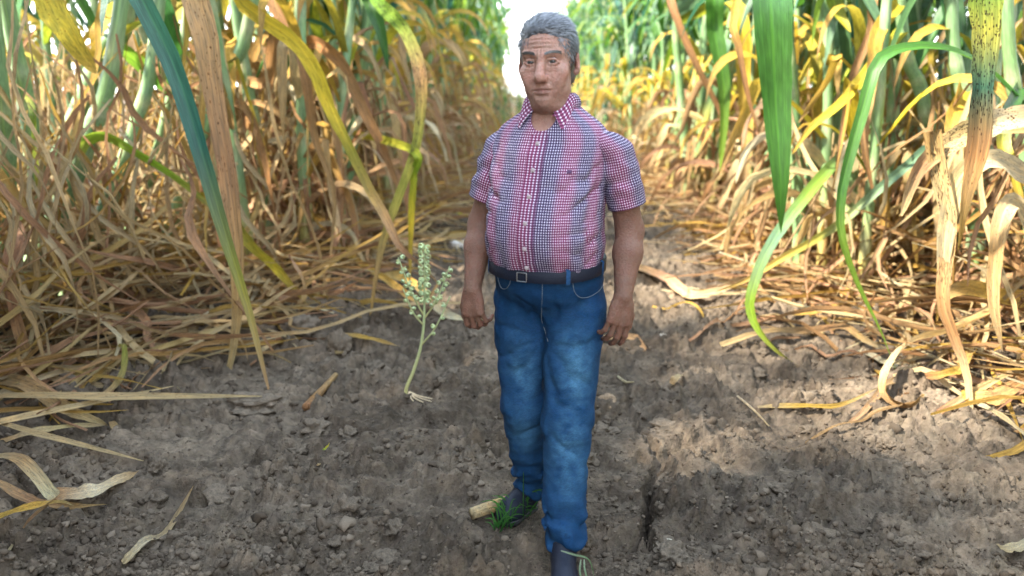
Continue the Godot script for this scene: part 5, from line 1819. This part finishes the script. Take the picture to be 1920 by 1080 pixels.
func make_jeans(who: Node3D) -> void:
	var ps: Array[Prim] = []
	ps.push_back(egg(torso_tf * Vector3(0, 0.935, 0.006), Vector3(0.174, 0.115, 0.152), 0.03, false, torso_tf.basis))
	ps.push_back(egg(torso_tf * Vector3(0, 0.86, -0.075), Vector3(0.150, 0.11, 0.085), 0.05, false, torso_tf.basis))
	ps.push_back(cone(j_hip_r, j_knee_r, 0.098, 0.071, 0.03))
	ps.push_back(cone(j_knee_r, j_ankle_r, 0.071, 0.058, 0.03))
	ps.push_back(cone(j_hip_l + Vector3(0.004, 0, 0), j_knee_l, 0.101, 0.077, 0.03))
	ps.push_back(cone(j_knee_l, j_ankle_l, 0.077, 0.063, 0.03))
	ps.push_back(egg(torso_tf * Vector3(0, 1.052, 0.0), Vector3(0.30, 0.062, 0.30), 0.006, true, torso_tf.basis))
	ps.push_back(egg(Vector3(j_ankle_l.x, 0.005, j_ankle_l.z), Vector3(0.16, 0.055, 0.16), 0.006, true))
	ps.push_back(egg(Vector3(j_ankle_r.x, 0.015, j_ankle_r.z), Vector3(0.16, 0.062, 0.16), 0.006, true))
	var s := Sheet.new()
	surface_nets(ps, Vector3(-0.225, 0.02, -0.30), Vector3(0.225, 1.0, 0.30), 0.0072, s, 3, 1)
	var jeans := shape("jeans", s.done(), mats.denim, who)

	# belt, buckle, loops
	var belt := Sheet.new()
	var n := 72
	for i in n + 1:
		var u := -PI + TAU * i / n
		var dip := 0.012 * cos(u)
		for j in 4:
			var y: float = 0.982 - dip + [0.0165, 0.0175, -0.0175, -0.0165][j]
			var p := shirt_at(u, 0.975, 0.0)
			p.y = y
			var c := Vector3(0, y, 0.01)
			var r := (p - c)
			var k: float = 1.0 + [0.002, 0.013, 0.013, 0.002][j] / r.length()
			belt.put(torso_tf * (c + r * k), Vector2(i * 0.2, j * 0.3), Color.WHITE)
	for i in n:
		for j in 3:
			var a := i * 4 + j
			belt.quad(a, a + 4, a + 5, a + 1)
	var bo := shape("belt", belt.done(), mats.leather, jeans)
	var bk := Sheet.new()
	var f := torso_tf * (shirt_at(-0.06, 0.975, 0.0) + Vector3(0, -0.006, 0.016))
	var bx := torso_tf.basis.x
	for loop in [[[-0.018, 0.013], [0.012, 0.013]], [[0.012, 0.013], [0.012, -0.013]], [[0.012, -0.013], [-0.018, -0.013]], [[-0.018, -0.013], [-0.018, 0.013]]]:
		tube(bk, [f + bx * loop[0][0] + Vector3(0, loop[0][1], 0.002), f + bx * loop[1][0] + Vector3(0, loop[1][1], 0.002)], [0.0016, 0.0016], [[0.0, Color.WHITE]], 8, 2)
	shape("buckle", bk.done(), mats.metal, bo)
	for u in [-0.95, 0.62, 1.5]:
		var p := shirt_at(u, 0.975, 0.0)
		var c := Vector3(0, 0, 0.01)
		var o := Vector3(p.x - c.x, 0, p.z - c.z).normalized()
		var y := 0.982 - 0.012 * cos(u)
		var lp := Sheet.new()
		var w := o.cross(Vector3.UP) * 0.0065
		var mid := Vector3(p.x, y, p.z) + o * 0.0145
		for v in [[mid + Vector3(0, 0.024, 0) - o * 0.008], [mid + Vector3(0, 0.020, 0) + o * 0.001], [mid + Vector3(0, -0.020, 0) + o * 0.001], [mid + Vector3(0, -0.026, 0) - o * 0.008]]:
			lp.put(torso_tf * (v[0] - w), Vector2.ZERO, Color(0.02, 0.07, 0.16))
			lp.put(torso_tf * (v[0] + w), Vector2.ZERO, Color(0.02, 0.07, 0.16))
		for j in 3:
			lp.quad(j * 2, j * 2 + 1, j * 2 + 3, j * 2 + 2)
		shape("belt_loop", lp.done(), mats.denim, jeans)

	# seams that stand proud: pockets, fly
	var lines := {
		"pocket_seam": [[[0.060, 0.950], [0.066, 0.922], [0.085, 0.900], [0.115, 0.895], [0.145, 0.905], [0.165, 0.915]], [[-0.165, 0.940], [-0.155, 0.910], [-0.140, 0.910], [-0.128, 0.930], [-0.124, 0.950]]],
		"fly_seam": [[[-0.030, 0.950], [-0.030, 0.90], [-0.029, 0.83], [-0.026, 0.80], [-0.018, 0.775], [-0.008, 0.745]]],
	}
	for key in lines:
		for l in lines[key]:
			var pts := []
			for q in l:
				pts.push_back(on_front(ps, q[0], q[1]) + Vector3(0, 0, 0.0018))
			var t := Sheet.new()
			tube(t, pts, [0.0010, 0.0010], [[0.0, Color.WHITE]], 6, 18)
			shape(key, t.done(), mats.thread, jeans)

func make_shoes(who: Node3D) -> void:
	for k in 2:
		var left := k == 1
		var heel := Vector3(0.046, 0, 0.155) if left else Vector3(-0.035, 0, -0.19)
		var toe := Vector3(0.040, 0, 0.395) if left else Vector3(-0.165, 0, -0.055)
		var d := (toe - heel).normalized()
		var w := d.cross(Vector3.UP)
		var L := (toe - heel).length()
		var ps: Array[Prim] = []
		ps.push_back(cone(heel + d * 0.035 + Vector3(0, 0.048, 0), heel + d * L * 0.62 + Vector3(0, 0.040, 0), 0.036, 0.039, 0.02))
		ps.push_back(egg(heel + d * (L - 0.055) + Vector3(0, 0.034, 0), Vector3(0.043, 0.032, 0.062), 0.03, false, Basis(w, Vector3.UP, -d).orthonormalized()))
		ps.push_back(cone(heel + d * 0.045 + Vector3(0, 0.05, 0), heel + d * 0.05 + Vector3(0, 0.095, 0), 0.038, 0.039, 0.02))
		ps.push_back(cone(heel + d * 0.075 + Vector3(0, 0.075, 0), heel + d * 0.13 + Vector3(0, 0.062, 0), 0.030, 0.028, 0.03))
		ps.push_back(egg(heel + d * L * 0.5 + Vector3(0, -0.30, 0), Vector3(0.6, 0.314, 0.6), 0.004, true))
		var box := tight(ps, 0.012)
		var s := Sheet.new()
		surface_nets(ps, box.position, box.end, 0.0048, s, 0)
		var shoe := shape("shoe", s.done(), mats.leather, who)
		var so: Array[Prim] = []
		so.push_back(cone(heel + d * 0.04 + Vector3(0, 0.012, 0), heel + d * 0.10 + Vector3(0, 0.012, 0), 0.040, 0.036, 0.02))
		so.push_back(cone(heel + d * 0.10 + Vector3(0, 0.012, 0), heel + d * (L - 0.055) + Vector3(0, 0.012, 0), 0.036, 0.047, 0.02))
		so.push_back(egg(heel + d * L * 0.5 + Vector3(0, -0.20, 0), Vector3(0.9, 0.20, 0.9), 0.002, true))
		so.push_back(egg(heel + d * L * 0.5 + Vector3(0, 0.221, 0), Vector3(0.9, 0.20, 0.9), 0.002, true))
		var t := Sheet.new()
		box = tight(so, 0.01)
		surface_nets(so, box.position, box.end, 0.005, t, 0)
		shape("sole", t.done(), mats.sole, shoe)
		for i in 5:
			var c := heel + d * (0.082 + 0.016 * i) + Vector3(0, 0.108 - 0.0075 * i, 0)
			var lace := Sheet.new()
			tube(lace, [c - w * 0.022 - Vector3(0, 0.008, 0), c + Vector3(0, 0.003, 0), c + w * 0.022 - Vector3(0, 0.008, 0)], [0.0022, 0.0026, 0.0022], [[0.0, Color.WHITE]], 6, 8)
			shape("lace", lace.done(), mats.leather, shoe)

# ---------------------------------------------------------------- weed and grass
func make_weed() -> void:
	rng.seed = 61
	var z := -3.42
	var base := Vector3(-0.51, soil(-0.51, z) - 0.01, z)
	var o := thing("weed_plant", base, "lone grey green weed with curled flower heads growing in the soil", "weed")
	var G := Color(0.30, 0.28, 0.11)
	var B := Color(0.29, 0.35, 0.17)
	var stem := [Vector3(0.0, -0.06, 0), Vector3(-0.012, 0.06, 0), Vector3(0.03, 0.17, 0), Vector3(0.07, 0.30, 0), Vector3(0.09, 0.45, 0), Vector3(0.095, 0.62, 0)]
	var s := Sheet.new()
	tube(s, stem, [0.010, 0.009, 0.008, 0.007, 0.006, 0.004], [[0.0, Color(0.25, 0.2, 0.12)], [0.2, G], [1.0, B]], 9, 30)
	shape("stem", s.done(), mats.plain, o)
	# branch: start along stem, end, buds
	var branches := [[0.80, Vector3(-0.02, 0.74, 0.02), 13, false], [0.86, Vector3(0.10, 0.80, 0.0), 34, true], [0.78, Vector3(0.22, 0.70, 0.03), 13, false], [0.60, Vector3(0.22, 0.56, 0.05), 4, false], [0.74, Vector3(0.0, 0.60, 0.05), 5, false]]
	for b in branches:
		var p0 := spline(stem, b[0])
		var p2: Vector3 = b[1]
		var p1 := p0.lerp(p2, 0.5) + Vector3(0, -0.03, 0)
		var t := Sheet.new()
		tube(t, [p0, p1, p2], [0.0045, 0.004, 0.0025], [[0.0, G], [1.0, B]], 7, 12)
		var br := shape("branch", t.done(), mats.plain, o)
		for k in b[2]:
			var f := lerpf(0.35 if not b[3] else 0.05, 1.0, float(k) / b[2])
			var c := spline([p0, p1, p2], f)
			var sd := 1.0 if k % 2 == 0 else -1.0
			var big := 0.013 if b[3] else 0.010
			c += Vector3(sd * big * rng.randf_range(0.9, 1.5), rng.randf_range(-0.005, 0.02), rng.randf_range(-0.012, 0.018))
			# a curled leaf: a little snail of a tube
			var q := Sheet.new()
			var pts := []
			var ph := rng.randf() * TAU
			for i in 9:
				var a := i * 0.85 * sd + ph
				var r := big * (1.0 - i / 10.0)
				pts.push_back(c + Vector3(cos(a) * r, sin(a) * r, (i - 4) * 0.0025))
			tube(q, pts, [0.003, 0.005, 0.006, 0.005], [[0.0, vary(G)], [0.5, vary(B, 0.2)], [1.0, vary(B, 0.2)]], 7, 16)
			shape("bud", q.done(), mats.plain, br)
	for k in 5:
		var a := -0.4 + k * 0.45
		var e := Vector3(sin(a) * 0.10 + 0.04, 0.02, cos(a) * 0.06)
		var t := Sheet.new()
		tube(t, [Vector3(0.005, 0.06, 0), Vector3(e.x * 0.4, 0.04, e.z * 0.6), e, e * 1.3 + Vector3(0, -0.04, 0)], [0.004, 0.003, 0.002], [[0.0, Color(0.36, 0.27, 0.16)]], 6, 12)
		shape("root", t.done(), mats.plain, o)

func make_grass() -> void:
	rng.seed = 62
	# a tuft in front of the shoe on the stick
	var at := Vector3(-0.01, 0, -2.375)
	var o := thing("grass_tuft", at, "tuft of bright green grass blades against the dark rear shoe", "grass")
	for k in 85:
		var x := rng.randf_range(-0.055, 0.085)
		var z := 0.088 - (x + 0.055) * 1.0 + rng.randf_range(-0.035, 0.012)
		var h := (0.02 + 0.10 * pow(rng.randf(), 1.6)) * (1.0 if x > -0.04 else 0.7)
		if k == 0:
			x = 0.05
			z = 0.0
			h = 0.24
		var b := Vector3(x, rng.randf_range(-0.005, 0.03), z)
		var lean := Vector3(rng.randf_range(-1.3, 1.3), 0, rng.randf_range(-0.5, 0.3)) * h * 0.8
		if k == 0:
			lean = Vector3(0.0, 0, 0.03)
		var s := Sheet.new()
		blade(s, [b, b + Vector3(0, h * 0.5, 0) + lean * 0.25, b + Vector3(0, h * 0.85, 0) + lean * 0.7, b + Vector3(0, h * 0.8, 0) + lean * 1.2], rng.randf_range(0.004, 0.007), [[0.0, vary(Color(0.03, 0.13, 0.02))], [1.0, vary(Color(0.10, 0.30, 0.05))]], Vector3(0.1, 0.2, 1), {"seg": 8, "fold": 0.5, "tip": 2.0})
		shape("blade", s.done(), mats.green, o)
	var fr := thing("grass_tuft", Vector3(0.20, 0, -2.03), "two pale grass blades lying over the front shoe laces", "grass")
	for l in [[Vector3(-0.05, 0.135, 0.02), Vector3(-0.01, 0.131, 0.035), Vector3(0.03, 0.115, 0.03), Vector3(0.05, 0.06, 0.0), Vector3(0.06, 0.0, -0.01)], [Vector3(0.01, 0.118, 0.04), Vector3(0.004, 0.10, 0.075), Vector3(0.014, 0.07, 0.10), Vector3(0.04, 0.0, 0.12)], [Vector3(0.02, 0.116, 0.037), Vector3(0.020, 0.10, 0.07), Vector3(0.034, 0.06, 0.09), Vector3(0.055, 0.0, 0.10)]]:
		var s := Sheet.new()
		blade(s, l, 0.006, [[0.0, Color(0.42, 0.5, 0.33)], [1.0, Color(0.12, 0.32, 0.08)]], Vector3(0.1, 0.6, 1), {"seg": 14, "fold": 0.4})
		shape("blade", s.done(), mats.green, fr)

# ---------------------------------------------------------------- scene
func _ready() -> void:
	var cam := Camera3D.new()
	cam.name = "camera"
	add_child(cam)
	cam.position = Vector3(0, 1.5, 0)
	cam.rotation = Vector3(-atan(370.0 / 1400.0), 0, 0)
	var lens := CameraAttributesPhysical.new()
	lens.frustum_focal_length = 31.11
	lens.exposure_aperture = 1.8
	lens.frustum_focus_distance = 2.6
	lens.frustum_far = 600.0
	lens.frustum_near = 0.05
	cam.attributes = lens
	cam.fov = 42.18
	cam.far = 600.0
	cam.current = true

	var sky := ProceduralSkyMaterial.new()
	sky.sky_top_color = Color(0.74, 0.82, 0.93)
	sky.sky_horizon_color = Color(0.98, 0.98, 0.97)
	sky.sky_curve = 0.25
	sky.ground_bottom_color = Color(0.30, 0.27, 0.23)
	sky.ground_horizon_color = Color(0.80, 0.80, 0.78)
	sky.sun_angle_max = 20.0
	var e := Environment.new()
	e.background_mode = Environment.BG_SKY
	e.sky = Sky.new()
	e.sky.sky_material = sky
	e.background_energy_multiplier = 1.0
	e.tonemap_mode = Environment.TONE_MAPPER_LINEAR
	e.tonemap_exposure = 8.6
	e.sdfgi_enabled = true
	e.ssao_enabled = true
	e.ssil_enabled = true
	var we := WorldEnvironment.new()
	we.name = "environment"
	we.environment = e
	add_child(we)

	var sun := DirectionalLight3D.new()
	sun.name = "sun"
	sun.light_color = Color(1.0, 0.97, 0.91)
	sun.light_energy = 1.35
	sun.light_angular_distance = 3.0
	sun.shadow_enabled = true
	add_child(sun)
	sun.look_at_from_position(Vector3(-0.85, 1.15, 0.28) * 10.0, Vector3.ZERO, Vector3.UP)

	make_materials()
	make_ground()
	make_crumbs()
	make_clods()
	make_rows()
	make_straw()
	make_heroes()
	make_fallen()
	make_weed()
	make_person()
	make_grass()
